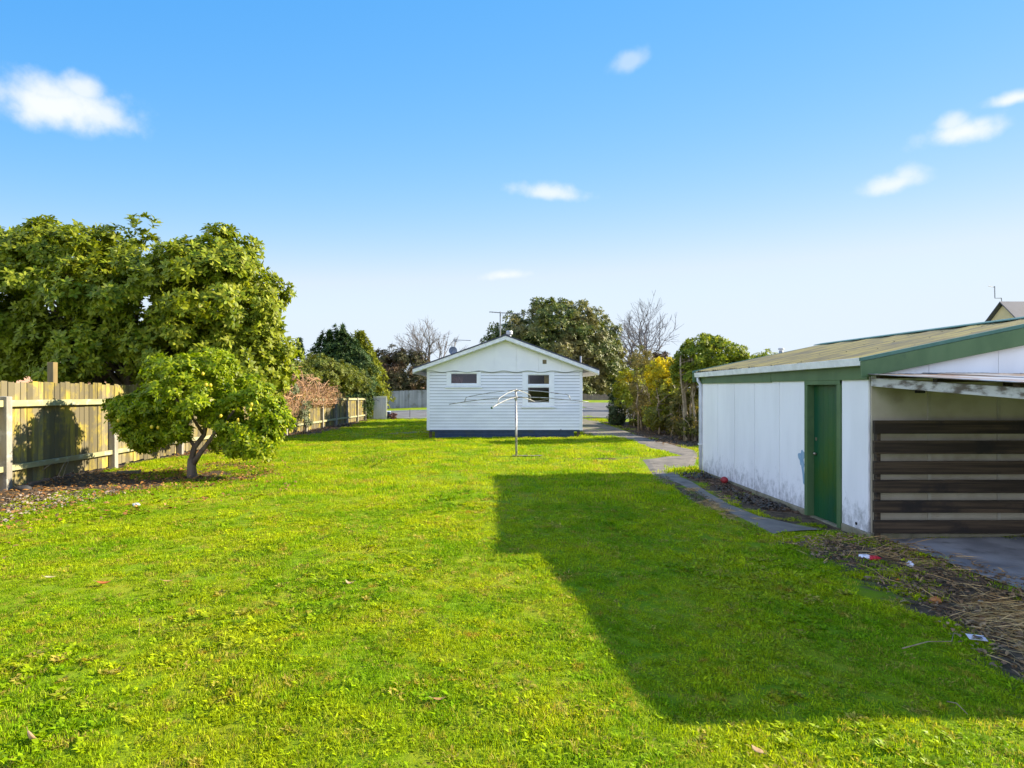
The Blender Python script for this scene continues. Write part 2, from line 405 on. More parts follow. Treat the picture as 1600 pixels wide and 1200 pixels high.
sheet('driveway', [(4.7,25.6),(5.0,30),(5.2,36),(5.0,43)], [(6.6,22.6),(7.2,30),(7.6,36),(8.5,43)], mat('worn driveway', (.16,.14,.12), (.24,.21,.18), 2.5, .3, .7, .95, bs=.3, bscale=30, c3=(.10,.13,.03), s3=1.4, lo3=.48, hi3=.62), .008, 'worn concrete driveway running along the house to the street', 'driveway')
sheet('patio_path', [(-4.6,27.4),(-2.3,27.4)], [(-4.2,29.2),(-2.3,29.2)], concrete, .014, 'small grey concrete apron at the left side of the house', 'path')
roadN = np.array([(-120,62),(-30,52),(-8,48.3),(2,44.5),(9,43),(30,42),(120,40)])
roadF = np.array([(-120,78),(-30,68),(-8,64.5),(2,64.5),(12.6,65),(30,66),(120,66)])
sheet('road', roadN, roadF, asphalt, .03, 'grey asphalt street beyond the house', 'road')
sheet('road', [(12.6,64.5),(12.6,92)], [(24,64.5),(40,92)], asphalt, .034, 'grey asphalt side street running away from the junction', 'road')
kerbm = mat('kerb', (.42,.40,.37), (.5,.48,.44), 2, rough=.9)
for nm, ed, d, lab in (('kerb', roadN, -1, 'pale concrete kerb along the near side of the street'), ('kerb', roadF[:5], 1, 'pale concrete kerb along the far side of the street')):
    k = MB()
    for (p, q) in zip(ed[:-1], ed[1:]):
        n_ = 6
        for t in range(n_):
            a_ = p+(q-p)*t/n_; b_ = p+(q-p)*(t+1)/n_; o_ = np.array((0, d*.28))
            k.hexa([(a_[0],a_[1],Hf(*a_)-.05),(a_[0],a_[1],Hf(*a_)+.13),(a_[0],a_[1]+o_[1],Hf(*a_)+.13),(a_[0],a_[1]+o_[1],Hf(*a_)-.05)],
                   [(b_[0],b_[1],Hf(*b_)-.05),(b_[0],b_[1],Hf(*b_)+.13),(b_[0],b_[1]+o_[1],Hf(*b_)+.13),(b_[0],b_[1]+o_[1],Hf(*b_)-.05)])
    tag(part(nm, k, kerbm), lab, 'kerb', kind='structure')

# ------------------------------------------------------------------ grass
def blade_tuft(seed, nb, rad, lmin, lmax, wd, lean=.6, broad=0):
    r = np.random.default_rng(seed); V = []; lens = []; loops = []
    for i in range(nb):
        a, q = r.uniform(0, 6.283), rad*math.sqrt(r.uniform()); bx, by = q*math.cos(a), q*math.sin(a)
        h = r.uniform(lmin, lmax); th = r.uniform(0, 6.283); ln = r.uniform(.1, lean)*h; dx, dy = math.cos(th), math.sin(th)
        ww = wd*r.uniform(.7, 1.3); sx, sy = -dy*ww/2, dx*ww/2; o = len(V)
        if broad and r.uniform() < broad:       # a little round weed leaf held flat
            e = r.uniform(.012, .024); z = h*.55
            V += [(bx,by,0), (bx+dx*e-sx*4,by+dy*e-sy*4,z), (bx+dx*e*2.2,by+dy*e*2.2,z*1.05), (bx+dx*e+sx*4,by+dy*e+sy*4,z)]
            loops += [o,o+1,o+2,o+3]; lens += [4]; continue
        V += [(bx-sx,by-sy,-.006), (bx+sx,by+sy,-.006), (bx+dx*ln*.4+sx*.8,by+dy*ln*.4+sy*.8,h*.55), (bx+dx*ln*.4-sx*.8,by+dy*ln*.4-sy*.8,h*.55), (bx+dx*ln,by+dy*ln,h*(1-.25*ln/h))]
        loops += [o,o+1,o+2,o+3, o+3,o+2,o+4]; lens += [4,3]
    return npmesh('tuft', V, lens, loops)
def grass_material(name, dry=False):
    m, nt, N, L, P = nodes(name)
    p = pos(N); oi = N.new('ShaderNodeObjectInfo').outputs['Random']
    if dry:
        col = mixc(N, L, oi, (.30,.22,.10), (.17,.11,.045))
    else:
        col = mixc(N, L, ramp(N, L, noise(N, L, p, .8, 6, .65), .38, .62), (.19,.33,.003), (.38,.45,.006))
        col = mixc(N, L, ramp(N, L, noise(N, L, p, 3.3, 4, .6), .56, .74), col, (.12,.26,.003))
        col = mixc(N, L, mth(N, L, 'MULTIPLY', ramp(N, L, noise(N, L, p, .55, 6, .7), .50, .70), .45), col, (.34,.36,.03))
        col = mixc(N, L, mth(N, L, 'MULTIPLY', ramp(N, L, noise(N, L, p, 3.4, 7, .7), .575, .68), .85), col, (.42,.26,.04))
        col = mixc(N, L, ramp(N, L, oi, .84, .96), col, (.40,.33,.06))
    hs = N.new('ShaderNodeHueSaturation'); L.new(col, hs.inputs['Color'])
    k = N.new('ShaderNodeMapRange'); L.new(island(N), k.inputs[0]); k.inputs[3].default_value = .5; k.inputs[4].default_value = 1.5
    L.new(k.outputs[0], hs.inputs['Value']); col = hs.outputs[0]
    L.new(col, P.inputs['Base Color']); P.inputs['Roughness'].default_value = .5; P.inputs['Specular IOR Level'].default_value = .12
    T = N.new('ShaderNodeBsdfTranslucent'); L.new(mixc(N, L, 1.0, col, (1.5,1.35,.5), 'MULTIPLY'), T.inputs[0])
    X = N.new('ShaderNodeMixShader'); X.inputs[0].default_value = .4
    L.new(P.outputs[0], X.inputs[1]); L.new(T.outputs[0], X.inputs[2]); L.new(X.outputs[0], nt.nodes['Material Output'].inputs[0])
    return m
GRASS = grass_material('grass blades'); DRY = grass_material('dry straw', True)
def scatter(name, tufts, m, pts, scl, idx, label, cat):
    col_ = bpy.data.collections.new(name+' tufts')
    for i, t in enumerate(tufts):
        t.materials.append(m); col_.objects.link(bpy.data.objects.new('tuft_%02d' % i, t))
    me = bpy.data.meshes.new(name); n = len(pts)
    me.vertices.add(n); me.vertices.foreach_set('co', np.asarray(pts, np.float32).ravel())
    r = np.random.default_rng(5)
    rot = np.stack([r.normal(0, .12, n), r.normal(0, .12, n), r.uniform(0, 6.283, n)], 1)
    for nm, ty, v in (('rot', 'FLOAT_VECTOR', rot), ('scl', 'FLOAT', scl)):
        a = me.attributes.new(nm, ty, 'POINT'); a.data.foreach_set('vector' if ty != 'FLOAT' else 'value', np.asarray(v, np.float32).ravel())
    a = me.attributes.new('idx', 'INT', 'POINT'); a.data.foreach_set('value', np.asarray(idx, np.int32))
    ng = bpy.data.node_groups.new(name, 'GeometryNodeTree')
    ng.interface.new_socket('Geometry', in_out='INPUT', socket_type='NodeSocketGeometry'); ng.interface.new_socket('Geometry', in_out='OUTPUT', socket_type='NodeSocketGeometry')
    N, L = ng.nodes, ng.links; gi, go = N.new('NodeGroupInput'), N.new('NodeGroupOutput')
    ci = N.new('GeometryNodeCollectionInfo'); ci.inputs['Collection'].default_value = col_; ci.inputs['Separate Children'].default_value = True; ci.inputs['Reset Children'].default_value = True
    ip = N.new('GeometryNodeInstanceOnPoints'); L.new(gi.outputs[0], ip.inputs['Points']); L.new(ci.outputs[0], ip.inputs['Instance']); ip.inputs['Pick Instance'].default_value = True
    for nm, ty, s in (('rot', 'FLOAT_VECTOR', 'Rotation'), ('scl', 'FLOAT', 'Scale'), ('idx', 'INT', 'Instance Index')):
        na = N.new('GeometryNodeInputNamedAttribute'); na.data_type = ty; na.inputs[0].default_value = nm; L.new(na.outputs[0], ip.inputs[s])
    L.new(ip.outputs[0], go.inputs[0])
    o = link(name, me, None); o.data.materials.append(m); md = o.modifiers.new('tufts', 'NODES'); md.node_group = ng
    return tag(o, label, cat, kind='stuff')
rng = np.random.default_rng(11)
def zone(x0, x1, y0, y1, dens):
    n = int((x1-x0)*(y1-y0)*dens); x = rng.uniform(x0, x1, n); y = rng.uniform(y0, y1, n)
    k = np.abs(x-.05*y) < 1.02*y+2.0
    return x[k], y[k]
GX_, GY_, GS_, GI_ = [], [], [], []
for (x0, x1, y0, y1, dens, s0, lo, hi) in [(-9.0,8,1.6,6,340,.92,0,8),(-9.2,9,6,10,180,1.15,0,8),(-9.2,8,10,15,75,1.7,4,12),(-9.2,8,15,24.4,36,2.1,4,12),(-9.2,9,24.4,47,9,2.8,4,12)]:
    x, y = zone(x0, x1, y0, y1, dens)
    so_ = np.maximum.reduce([sdist(x, y, p) for p in (bedA, bedD, bedC, bedS)])
    bare = fbm(x, y, 2.0, 3); thin = np.maximum.reduce([sdist(x, y, p) for p in (bedE, bedG, bedH)])
    keep = (so_+bare*.45+.35*fbm(x, y, 5, 41)*(x > 0) < .12+.22*(rng.uniform(size=len(x))-.3)) & (thin+bare*.04 < 0) & (sdist(x, y, pathpoly) < -.03+.03*bare) & (sdist(x, y, slabpoly) < 0) & (sdist(x, y, housepoly) < .12) & (sdist(x, y, drive) < .1)
    keep &= (fbm(x, y, 1.4, 9)+.45*fbm(x, y, 5, 4) < .55) | (rng.uniform(size=len(x)) < .5)
    x, y = x[keep], y[keep]
    hgt = 1+.30*fbm(x, y, 1.7, 21)+.22*fbm(x, y, 6, 22)
    GX_.append(x); GY_.append(y); GS_.append(s0*rng.uniform(.7, 1.2, len(x))*hgt); GI_.append(np.where((fbm(x, y, 1.2, 33) > .45) & (rng.uniform(size=len(x)) < .16) & (y < 11), 12, rng.integers(lo, hi, len(x))))
x, y = np.concatenate(GX_), np.concatenate(GY_)
# weeds spreading thinly into the beds
x2, y2 = zone(-9.2, 9, 4.5, 17, 60)
so2 = np.maximum.reduce([sdist(x2, y2, p) for p in (bedA, bedD)]); k2 = (so2 > 0) & (so2+.7*fbm(x2, y2, 1.7, 8) < np.where(x2 < 0, .95, .34)) & (sdist(x2, y2, pathpoly) < 0) & (sdist(x2, y2, slabpoly) < 0) & (x2 < 5.0+3*(y2 < 7))
x2, y2 = x2[k2], y2[k2]
# a sunny tuft on the path corner by the shed
x3, y3 = gp(1080, 737); x3 = x3+rng.normal(0, .22, 60); y3 = y3+rng.normal(0, .18, 60)
X_ = np.concatenate([x, x2, x3]); Y_ = np.concatenate([y, y2, y3])
S_ = np.concatenate(GS_+[rng.uniform(.8, 1.8, len(x2)), rng.uniform(2.6, 4.4, 60)]); I_ = np.concatenate(GI_+[rng.integers(0, 8, len(x2)), rng.integers(8, 12, 60)])
tufts = [blade_tuft(i, 64, .075, .010, .032, .0032, 1.1, .35 if i < 3 else .08) for i in range(4)] + [blade_tuft(10+i, 60, .08, .012, .036, .0036, 1.0) for i in range(4)] + [blade_tuft(20+i, 50, .085, .012, .030, .005, .9) for i in range(4)] + [blade_tuft(31, 26, .06, .02, .05, .006, 1.2, .85)]
scatter('grass', tufts, GRASS, np.stack([X_, Y_, H(X_, Y_)], 1), S_, I_, 'short bright green lawn covering the back yard', 'grass')
print('grass tufts', len(X_))
# ------------------------------------------------------------------ shed
XS, YN, YFAR = 5.2, 7.72, 13.56
white_sheet = None
def shed_wall_material():
    m, nt, N, L, P = nodes('painted fibre cement')
    p = pos(N); sx = N.new('ShaderNodeSeparateXYZ'); L.new(p, sx.inputs[0])
    base = mixc(N, L, ramp(N, L, noise(N, L, scaled(N, L, p, (1,1,.25)), 2.2, 6), .35, .7), (.83,.83,.83), (.76,.76,.76))
    # mildew climbing from the bottom edge
    low = ramp(N, L, sx.outputs[2], .85, .0)
    f = mth(N, L, 'ADD', noise(N, L, scaled(N, L, p, (1,1,.55)), 9, 10, .8), mth(N, L, 'MULTIPLY', low, .30))
    base = mixc(N, L, mth(N, L, 'MULTIPLY', ramp(N, L, f, .62, .94), .68), base, (.12,.125,.12))
    st = noise(N, L, scaled(N, L, p, (9,9,.35)), 3, 5, .6)
    base = mixc(N, L, mth(N, L, 'MULTIPLY', ramp(N, L, st, .6, .85), .14), base, (.32,.31,.29))
    L.new(base, P.inputs['Base Color']); P.inputs['Roughness'].default_value = .65; P.inputs['Specular IOR Level'].default_value = .3
    bump(N, L, P, noise(N, L, p, 60, 4), .12, .004); return m
WSHEET = shed_wall_material()
GREEN = mat('green trim paint', (.065,.125,.05), (.085,.15,.062), 4, rough=.45, stretch=(1,1,.4), bs=.1, c3=(.035,.08,.04), s3=3, lo3=.55, hi3=.8)
DGREEN = mat('dark green door paint', (.004,.060,.030), (.010,.080,.022), 1.5, rough=.38, stretch=(1,1,.3), bs=.15, bscale=18, c3=(.022,.075,.010), s3=.9, lo3=.5, hi3=.7)
WPAINT = mat('white trim paint', (.78,.78,.76), (.66,.66,.63), 7, rough=.5, c3=(.42,.40,.34), s3=4, lo3=.6, hi3=.85)
MOSSCON = mat('mossy foundation concrete', (.17,.16,.09), (.24,.22,.15), 5, rough=.95, bs=.5, bscale=40, c3=(.06,.055,.035), s3=3, lo3=.5, hi3=.75)
LICHEN = mat('lichened roof iron', (.33,.27,.09), (.15,.13,.075), 5, .36, .64, .8, stretch=(.16,2.2,1), bs=.15, c3=(.13,.12,.09), s3=1.4, lo3=.5, hi3=.75)
FLASH = mat('green roof flashing', (.05,.13,.10), (.07,.16,.13), 6, rough=.45)
shed = thing('garden_shed', 'long white fibre-cement shed with green door and lichened iron roof', 'shed', (8.3, 10.6, -.02))
px_seams = [1097, 1121.3, 1147.5, 1179, 1217.5, 1258.5]
Ys = [YX(p, XS) for p in px_seams]; Yd0, Yd1 = YX(1258.5, XS), YX(1315, XS); Ys[0] = YFAR
for a, b in list(zip(Ys[:-1], Ys[1:])) + [(Yd1, YN+.012)]:
    part('wall_panel', MB().box(XS, XS+.03, b+.007, a-.007, .055, 2.15), WSHEET, shed, bevel=.003)
part('wall_panel', MB().box(XS, XS+.03, Yd1, Yd0, 2.135, 2.15), WSHEET, shed)
inner = MB().box(XS+.032, XS+.06, Yd0+.03, YFAR, .0, 2.3).box(XS+.032, XS+.06, YN+.02, Yd1-.03, .0, 2.3).box(XS+.06, 11.0, YFAR-.05, YFAR-.02, 0, 2.4).box(11.0, 11.05, YN+.05, YFAR-.02, 0, 2.35)
inner.box(XS+.3, XS+.33, Yd1-.3, Yd0+.3, 0, 2.3)
part('wall_lining', inner, mat('dark lining', (.05,.045,.04)), shed)
part('foundation', MB().box(XS-.012, 11.1, Yd0, YFAR-.05, -.35, .052).box(XS-.012, 11.1, YN-.03, Yd1, -.35, .052).box(XS+.02, 11.1, Yd1, Yd0, -.35, -.03), MOSSCON, shed, bevel=.01)
part('corner_board', MB().box(XS-.022, XS-.002, YFAR-.005, YFAR+.05, -.05, 2.15), WPAINT, shed)
# fascia in two lengths with a visible joint
yj = YX(1207, XS)
part('fascia', MB().box(XS-.03, XS-.002, yj+.004, YFAR+.03, 2.10, 2.30), GREEN, shed, bevel=.004)
part('fascia', MB().box(XS-.03, XS-.002, YN-.0, yj-.004, 2.11, 2.32), GREEN, shed, bevel=.004)
g = MB()
def gut(y, z):      # open box gutter section
    return [(XS-.035,y,z), (XS-.135,y,z+.005), (XS-.15,y,z+.105), (XS-.14,y,z+.108), (XS-.127,y,z+.016), (XS-.045,y,z+.012), (XS-.045,y,z+.115), (XS-.035,y,z+.115)]
ya, yb = YFAR+.12, YN-.03
ym = YX(1110, XS-.1)
for y0, y1 in ((ya, ym+.006), (ym-.006, yb)):
    z0, z1 = [2.245+.05*(ya-t)/(ya-yb) for t in (y0, y1)]
    A, B = gut(y0, z0), gut(y1, z1); g.add(A+B, [tuple(range(8))[::-1], tuple(range(8, 16))]+[(i,(i+1)%8,8+(i+1)%8,8+i) for i in range(8)])
gt = part('gutter', g, WPAINT, shed)
part('gutter_bracket', MB().box(XS-.155, XS-.034, ym-.03, ym+.03, 2.24, 2.25), mat('rusty bracket', (.22,.16,.06), (.1,.07,.04), 20), gt)
dp = MB().tube([(XS-.09,YFAR+.02,2.25), (XS-.09,YFAR+.02,2.17), (XS-.045,YFAR-.0,2.08), (XS-.045,YFAR-.0,.03)], .035, 10)
dpo = part('downpipe', dp, mat('downpipe paint', (.62,.65,.70), (.5,.53,.58), 5, rough=.5), shed, smooth=True)
part('pipe_clip', MB().box(XS-.086, XS-.005, YFAR-.045, YFAR+.045, .66, .69), WPAINT, dpo)
# door with frame
fr = MB().box(XS-.022, XS+.10, Yd0-.085, Yd0-.005, -.03, 2.135).box(XS-.022, XS+.10, Yd1+.005, Yd1+.085, -.03, 2.135).box(XS-.024, XS+.10, Yd1+.005, Yd0-.005, 2.045, 2.137)
part('door_frame', fr, GREEN, shed, bevel=.004)
dm = MB(); y0, y1 = Yd1+.09, Yd0-.09; nb = 6
for i in range(nb):
    dm.box(XS+.085, XS+.12, y0+(y1-y0)*i/nb+.0015, y0+(y1-y0)*(i+1)/nb-.0015, -.025, 2.04)
door = part('door', dm, DGREEN, shed, bevel=.003)
brass = mat('worn metal', (.35,.30,.22), (.2,.17,.13), 20, rough=.4, metal=.8)
part('handle', MB().ball((XS+.055, y1-.07, .96), .026, 10).tube([(XS+.055,y1-.07,.96),(XS+.09,y1-.07,.96)], .012), brass, door, smooth=True)
part('lock', MB().box(XS+.074, XS+.084, y1-.085, y1-.045, 1.17, 1.22), brass, door, bevel=.003)
# peeled patch of old pale blue paint beside the door
pk = MB(); yc = YX(1254, XS); pts = []
for i in range(26):
    a = 6.283*i/26; rr = (1+.22*math.sin(3*a+1)+.18*math.sin(5*a+.3))
    pts.append((yc+.02+.085*rr*math.cos(a), .86+.13*rr*math.sin(a)))
pk.prism(pts, 'x', XS-.0035, XS-.0005)
pk.prism([(yc-.03,.74),(yc+.04,.75),(yc+.0,.60),(yc-.02,.46),(yc-.05,.44),(yc-.055,.6)], 'x', XS-.003, XS-.0005)
part('peeled_patch', pk, mat('bare blue undercoat', (.20,.33,.45), (.26,.38,.48), 12, rough=.8), shed)
part('vent_hole', MB().tube([(XS-.004,YX(1338,XS),.12),(XS+.001,YX(1338,XS),.12)], .022, 10), mat('black hole', (.01,.01,.01)), shed)
# gable ends
TAN = mat('buff end wall sheet', (.44,.40,.30), (.36,.32,.23), 2, rough=.8, c3=(.24,.21,.14), s3=1.3, lo3=.5, hi3=.8)  # buff sheet below the lean-to roof height, white sheet above
gz = lambda x: 2.36+.2*(x-5.0) if x < 8.1 else 2.36+.2*(11.2-x)
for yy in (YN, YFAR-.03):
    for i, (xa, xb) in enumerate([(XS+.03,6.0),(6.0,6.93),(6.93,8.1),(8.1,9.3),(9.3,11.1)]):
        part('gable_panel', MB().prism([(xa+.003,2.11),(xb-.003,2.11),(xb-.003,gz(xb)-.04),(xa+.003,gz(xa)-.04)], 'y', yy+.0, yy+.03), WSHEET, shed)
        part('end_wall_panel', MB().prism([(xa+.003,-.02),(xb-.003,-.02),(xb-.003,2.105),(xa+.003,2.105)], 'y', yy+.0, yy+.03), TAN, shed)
for xc in (6.0, 6.93, 8.1): part('batten', MB().box(xc-.022, xc+.022, YN-.012, YN-.001, .1, 2.05), mat('batten paint', (.42,.39,.30), (.35,.32,.25), 5), shed)
# corrugated roof
def corrugated(x0, z0, x1, z1, ya, yb, pitch=.105, amp=.014, th=.004, nxs=6):
    mb = MB(); n = int((yb-ya)/pitch*6); o = 0
    for k in range(nxs):
        t = k/(nxs-1)
        for i in range(n+1):
            y = ya+(yb-ya)*i/n; mb.v.append((x0+(x1-x0)*t, y, z0+(z1-z0)*t+amp*math.sin(2*math.pi*(y-ya)/pitch)+.03*(((y-ya)/.84) % 1)-.012))
    for k in range(nxs-1):
        for i in range(n): mb.f.append((k*(n+1)+i, k*(n+1)+i+1, (k+1)*(n+1)+i+1, (k+1)*(n+1)+i))
    return mb
yr0, yr1 = YN-.10, YFAR+.16
rf = part('roof', corrugated(XS-.13, 2.375, 8.1, 3.02, yr0, yr1), LICHEN, shed, smooth=True)
part('roof', corrugated(8.1, 3.02, 11.3, 2.375, yr0, yr1), LICHEN, shed, smooth=True)
part('ridge_cap', MB().prism([(7.92,3.01),(8.1,3.05),(8.28,3.01),(8.28,3.025),(8.1,3.066),(7.92,3.025)], 'y', yr0-.01, yr1+.01), FLASH, rf)
nails = MB()
for xk in (5.35, 6.1, 6.9, 7.7):
    y = yr0+.1
    while y < yr1: nails.lathe((xk, y, 2.375+(xk-5.07)*.2129+.008), [(.012,0),(.012,.006),(.004,.012)], 6); y += .38
part('roof_nail', nails, mat('nail head', (.2,.17,.09)), rf)['kind'] = 'stuff'
for yy, nm in ((yr0, 'near'), (yr1-.03, 'far')):
    bb = MB().prism([(XS-.17,2.13),(8.1,2.745),(8.1,2.985),(XS-.17,2.35)], 'y', yy, yy+.03)
    bb.prism([(11.35,2.13),(11.35,2.35),(8.1,2.985),(8.1,2.745)], 'y', yy, yy+.03)
    part('barge_board', bb, GREEN, shed, bevel=.004)
    fl = MB().prism([(XS-.17,2.355),(8.1,2.99),(8.1,3.035),(XS-.17,2.40)], 'y', yy-.006, yy+.05)
    part('verge_flashing', fl, FLASH, shed)

# ------------------------------------------------------------------ lean-to and slat screen
lt = thing('lean_to', 'open lean-to with flaking white beam built on the near end of the shed', 'lean-to', (8.3, 5.8, .0))
flake = mat('flaking white paint', (.50,.50,.47), (.12,.10,.075), 7, .42, .62, .85, stretch=(.6,.6,1.6), bs=.2, c3=(.16,.17,.10), s3=3, lo3=.58, hi3=.7)
dark_timber = mat('dark timber', (.022,.014,.007), (.078,.052,.028), 7, .38, .66, .75, isl=.25, stretch=(.10,2.4,4), bs=.4, bscale=30, c3=(.012,.009,.007), s3=1.8)
YE = 4.0
zb = lambda y: 1.89+.06*(y-5.52)+.0
part('beam', MB().bar((XS+.03, 7.70, zb(7.7)+.055), (XS+.03, YE, zb(YE)+.055), .045, .11), flake, lt, bevel=.004)
for xr in (7.0, 8.9, 10.8): part('rafter', MB().bar((xr, 7.70, zb(7.7)+.055), (xr, YE, zb(YE)+.055), .045, .1), dark_timber, lt)
for yp in (7.55, 6.6, 5.6, 4.6, YE+.05): part('purlin', MB().box(XS+.0, 11.3, yp-.035, yp+.035, zb(yp)+.112, zb(yp)+.15), dark_timber, lt)
ironrust = mat('rusty iron', (.42,.42,.43), (.30,.20,.13), 2.2, .42, .62, .55, stretch=(1,.5,1), metal=.3, c3=(.22,.10,.05), s3=1.3, lo3=.55, hi3=.72)
xx = XS-.09
for i, wd_ in enumerate((.82, .8, .82, .8, .82, .8, .82, .8)):
    b_ = (0, .012, .004, .018, .002, .014, .003, .01)[i]; n = 40; mb = MB()
    for k in (0, 1):
        y = (7.70, YE-.06)[k]
        for j in range(n+1): mb.v.append((xx+wd_*j/n, y, zb(y)+.166+b_+.007*math.sin(j/n*wd_/.076*6.283)))
    for j in range(n): mb.f.append((j, j+1, n+2+j, n+1+j))
    s_ = part('roof_sheet', mb, ironrust, lt, smooth=True); s_.modifiers.new('thick', 'SOLIDIFY').thickness = .004
    xx += wd_-.04
for xp, yp in ((7.0, YE+.05), (8.9, YE+.05), (10.8, YE+.05), (10.8, 6.0)): part('post', MB().box(xp-.045, xp+.045, yp-.045, yp+.045, -.05, zb(yp)+.0), dark_timber, lt)
part('side_cladding', MB().box(11.0, 11.03, YE, 7.68, .05, 1.86), mat('side cladding', (.35,.34,.31), (.25,.24,.22), 3), lt)
part('hanging_bracket', MB().box(YX(1440,1)*0+5.78, 5.86, 7.60, 7.68, 1.93, 2.0), mat('black iron', (.02,.02,.02)), lt)

scr = thing('slat_screen', 'dark brown horizontal timber slats against the end wall of the shed', 'slat screen', (8.2, 7.5, 0))
YS_ = 7.56
for i, (a, b) in enumerate([(657,677.5),(688.5,709),(720.6,741),(750,770),(782,801),(813,832.7)]):
    dz = rnd.uniform(-.006, .006)
    part('slat', MB().hexa([(5.15,YS_-.02,zz(b,YS_)),(5.15,YS_-.02,zz(a,YS_)),(5.15,YS_+.02,zz(a,YS_)),(5.15,YS_+.02,zz(b,YS_))],
                           [(10.9,YS_-.02,zz(b,YS_)+dz),(10.9,YS_-.02,zz(a,YS_)+dz),(10.9,YS_+.02,zz(a,YS_)+dz),(10.9,YS_+.02,zz(b,YS_)+dz)]), dark_timber, scr, bevel=.004)
for xp in (5.235, 7.6, 9.6): part('post', MB().box(xp-.022, xp+.022, YS_+.022, YS_+.09, 0, 1.55), dark_timber, scr)

# ------------------------------------------------------------------ house
def hx(p, y=HY): return (p-VX)/F*y
def hz(p, y=HY): return EYE-(p-VY)/F*y
X0, X1 = hx(668), hx(909); ZB = hz(672); ZT = hz(580)
house = thing('white_house', 'small white weatherboard bungalow with scalloped gable and dark blue base', 'house', ((X0+X1)/2, 29, Hf(1, 29)))
WBOARD = mat('white weatherboard paint', (.76,.77,.78), (.70,.71,.72), 3, rough=.45, stretch=(.4,1,1), c3=(.55,.55,.53), s3=2, lo3=.62, hi3=.9)
NAVY = mat('navy paint', (.012,.035,.085), (.02,.05,.11), 5, rough=.55, c3=(.03,.05,.07), s3=3)
wins = [(hx(697.7), hx(751.4), hz(606), hz(580.7)), (hx(816.2), hx(866), hz(637), hz(582))]
glass_ = [[(hx(704), hx(746), hz(600), hz(583))], [(hx(824), hx(859), hz(601), hz(585)), (hx(824), hx(859), hz(630), hz(604.5))]]
nb = 20; pit = (ZT+.06-ZB)/nb; front = MB(); sides = {-1: MB(), 1: MB()}
for i in range(nb):
    za, zb2 = ZB+i*pit, ZB+(i+1)*pit; zm = (za+zb2)/2
    ivs = [(X0+.09, X1-.09)]
    for wx0, wx1, wz0, wz1 in wins:
        if wz0+.03 < zm < wz1+.02:
            nv = []
            for a, b in ivs:
                if wx0+.05 > a and wx1-.05 < b: nv += [(a, wx0+.05), (wx1-.05, b)]
                else: nv.append((a, b))
            ivs = nv
    for a, b in ivs: front.prism([(HY-.036,za+.015),(HY+.0,za+.015),(HY+.0,zb2),(HY-.012,zb2)], 'x', a, b)
    for xs_, sg in ((X0, -1), (X1, 1)):
        sides[sg].prism([(xs_,za),(xs_+sg*.026,za),(xs_+sg*.004,zb2),(xs_,zb2)], 'y', HY+.09, 34.3)
wl = part('wall', front, WBOARD, house)
part('wall', sides[-1], WBOARD, house); part('wall', sides[1], WBOARD, house)
core = MB().box(X0, X1, 34.28, 34.3, ZB, ZT+.05).box(X0+.001, X0+.05, HY+.05, 34.28, ZB, ZT+.05).box(X1-.05, X1-.001, HY+.05, 34.28, ZB, ZT+.05)
def with_holes(z0, z1):
    xs_ = sorted({X0, X1, *[v for w_ in glass_ for p in w_ for v in p[:2]]}); zs_ = sorted({z0, z1, *[v for w_ in glass_ for p in w_ for v in p[2:]]})
    for a, b in zip(xs_[:-1], xs_[1:]):
        for c, d in zip(zs_[:-1], zs_[1:]):
            xm, zm = (a+b)/2, (c+d)/2
            if any(p[0] < xm < p[1] and p[2] < zm < p[3] for w_ in glass_ for p in w_): continue
            core.box(a, b, HY+.002, HY+.05, c, d)
with_holes(ZB, ZT+.05)
core.box(X0, X1, HY, 34.3, ZB-.02, ZB-.004)
part('wall_core', core, mat('shadow line backing', (.10,.10,.11)), house)  # dark colour in the slits stands in for shadow lines between the boards
room = MB()
room.box(X0+.06, X1-.06, HY+2.2, HY+2.25, ZB, ZT).box(X0+.06, X1-.06, HY+.06, HY+2.2, ZT+.02, ZT+.04).box(.9, .95, HY+.06, HY+2.2, ZB, ZT)
part('room_lining', room, mat('brown room', (.16,.115,.075), (.12,.08,.05), .9), house)
for xs_, d_ in ((X0, 1), (X1, -1)):
    part('corner_board', MB().box(min(xs_, xs_+d_*.09)-(.028 if d_ > 0 else -.0), max(xs_, xs_+d_*.09)+(0 if d_ > 0 else .028), HY-.032, HY+.09, ZB-.01, ZT+.05), WBOARD, house, bevel=.004)
# base boards and piles
bx0, bx1 = hx(679.5), hx(897)
bs = MB(); zg = hz(684.5); hgt = (ZB-.03-zg)/3
for i in range(3): bs.box(bx0, bx1, HY+.02, HY+.045, zg+i*hgt+.012, zg+(i+1)*hgt-.012)
bs.box(bx0, bx1, HY+.05, HY+.06, zg-.1, ZB-.02)
part('base_board', bs, NAVY, house, bevel=.003)
part('base_board', MB().box(bx1-.02, bx1, HY+.061, 34, zg-.2, ZB-.02), NAVY, house); part('base_board', MB().box(bx0, bx0+.02, HY+.5, 34, zg-.3, ZB-.02), NAVY, house)
part('base_trim', MB().box(X0+.1, X1+.0, HY-.012, HY+.02, ZB-.06, ZB-.005), NAVY, house)
for xp in (X0+.12, X1-.12): part('pile', MB().box(xp-.06, xp+.06, HY+.08, HY+.2, -.6, ZB-.02), mat('timber pile', (.10,.07,.045), (.07,.05,.03), 5), house)
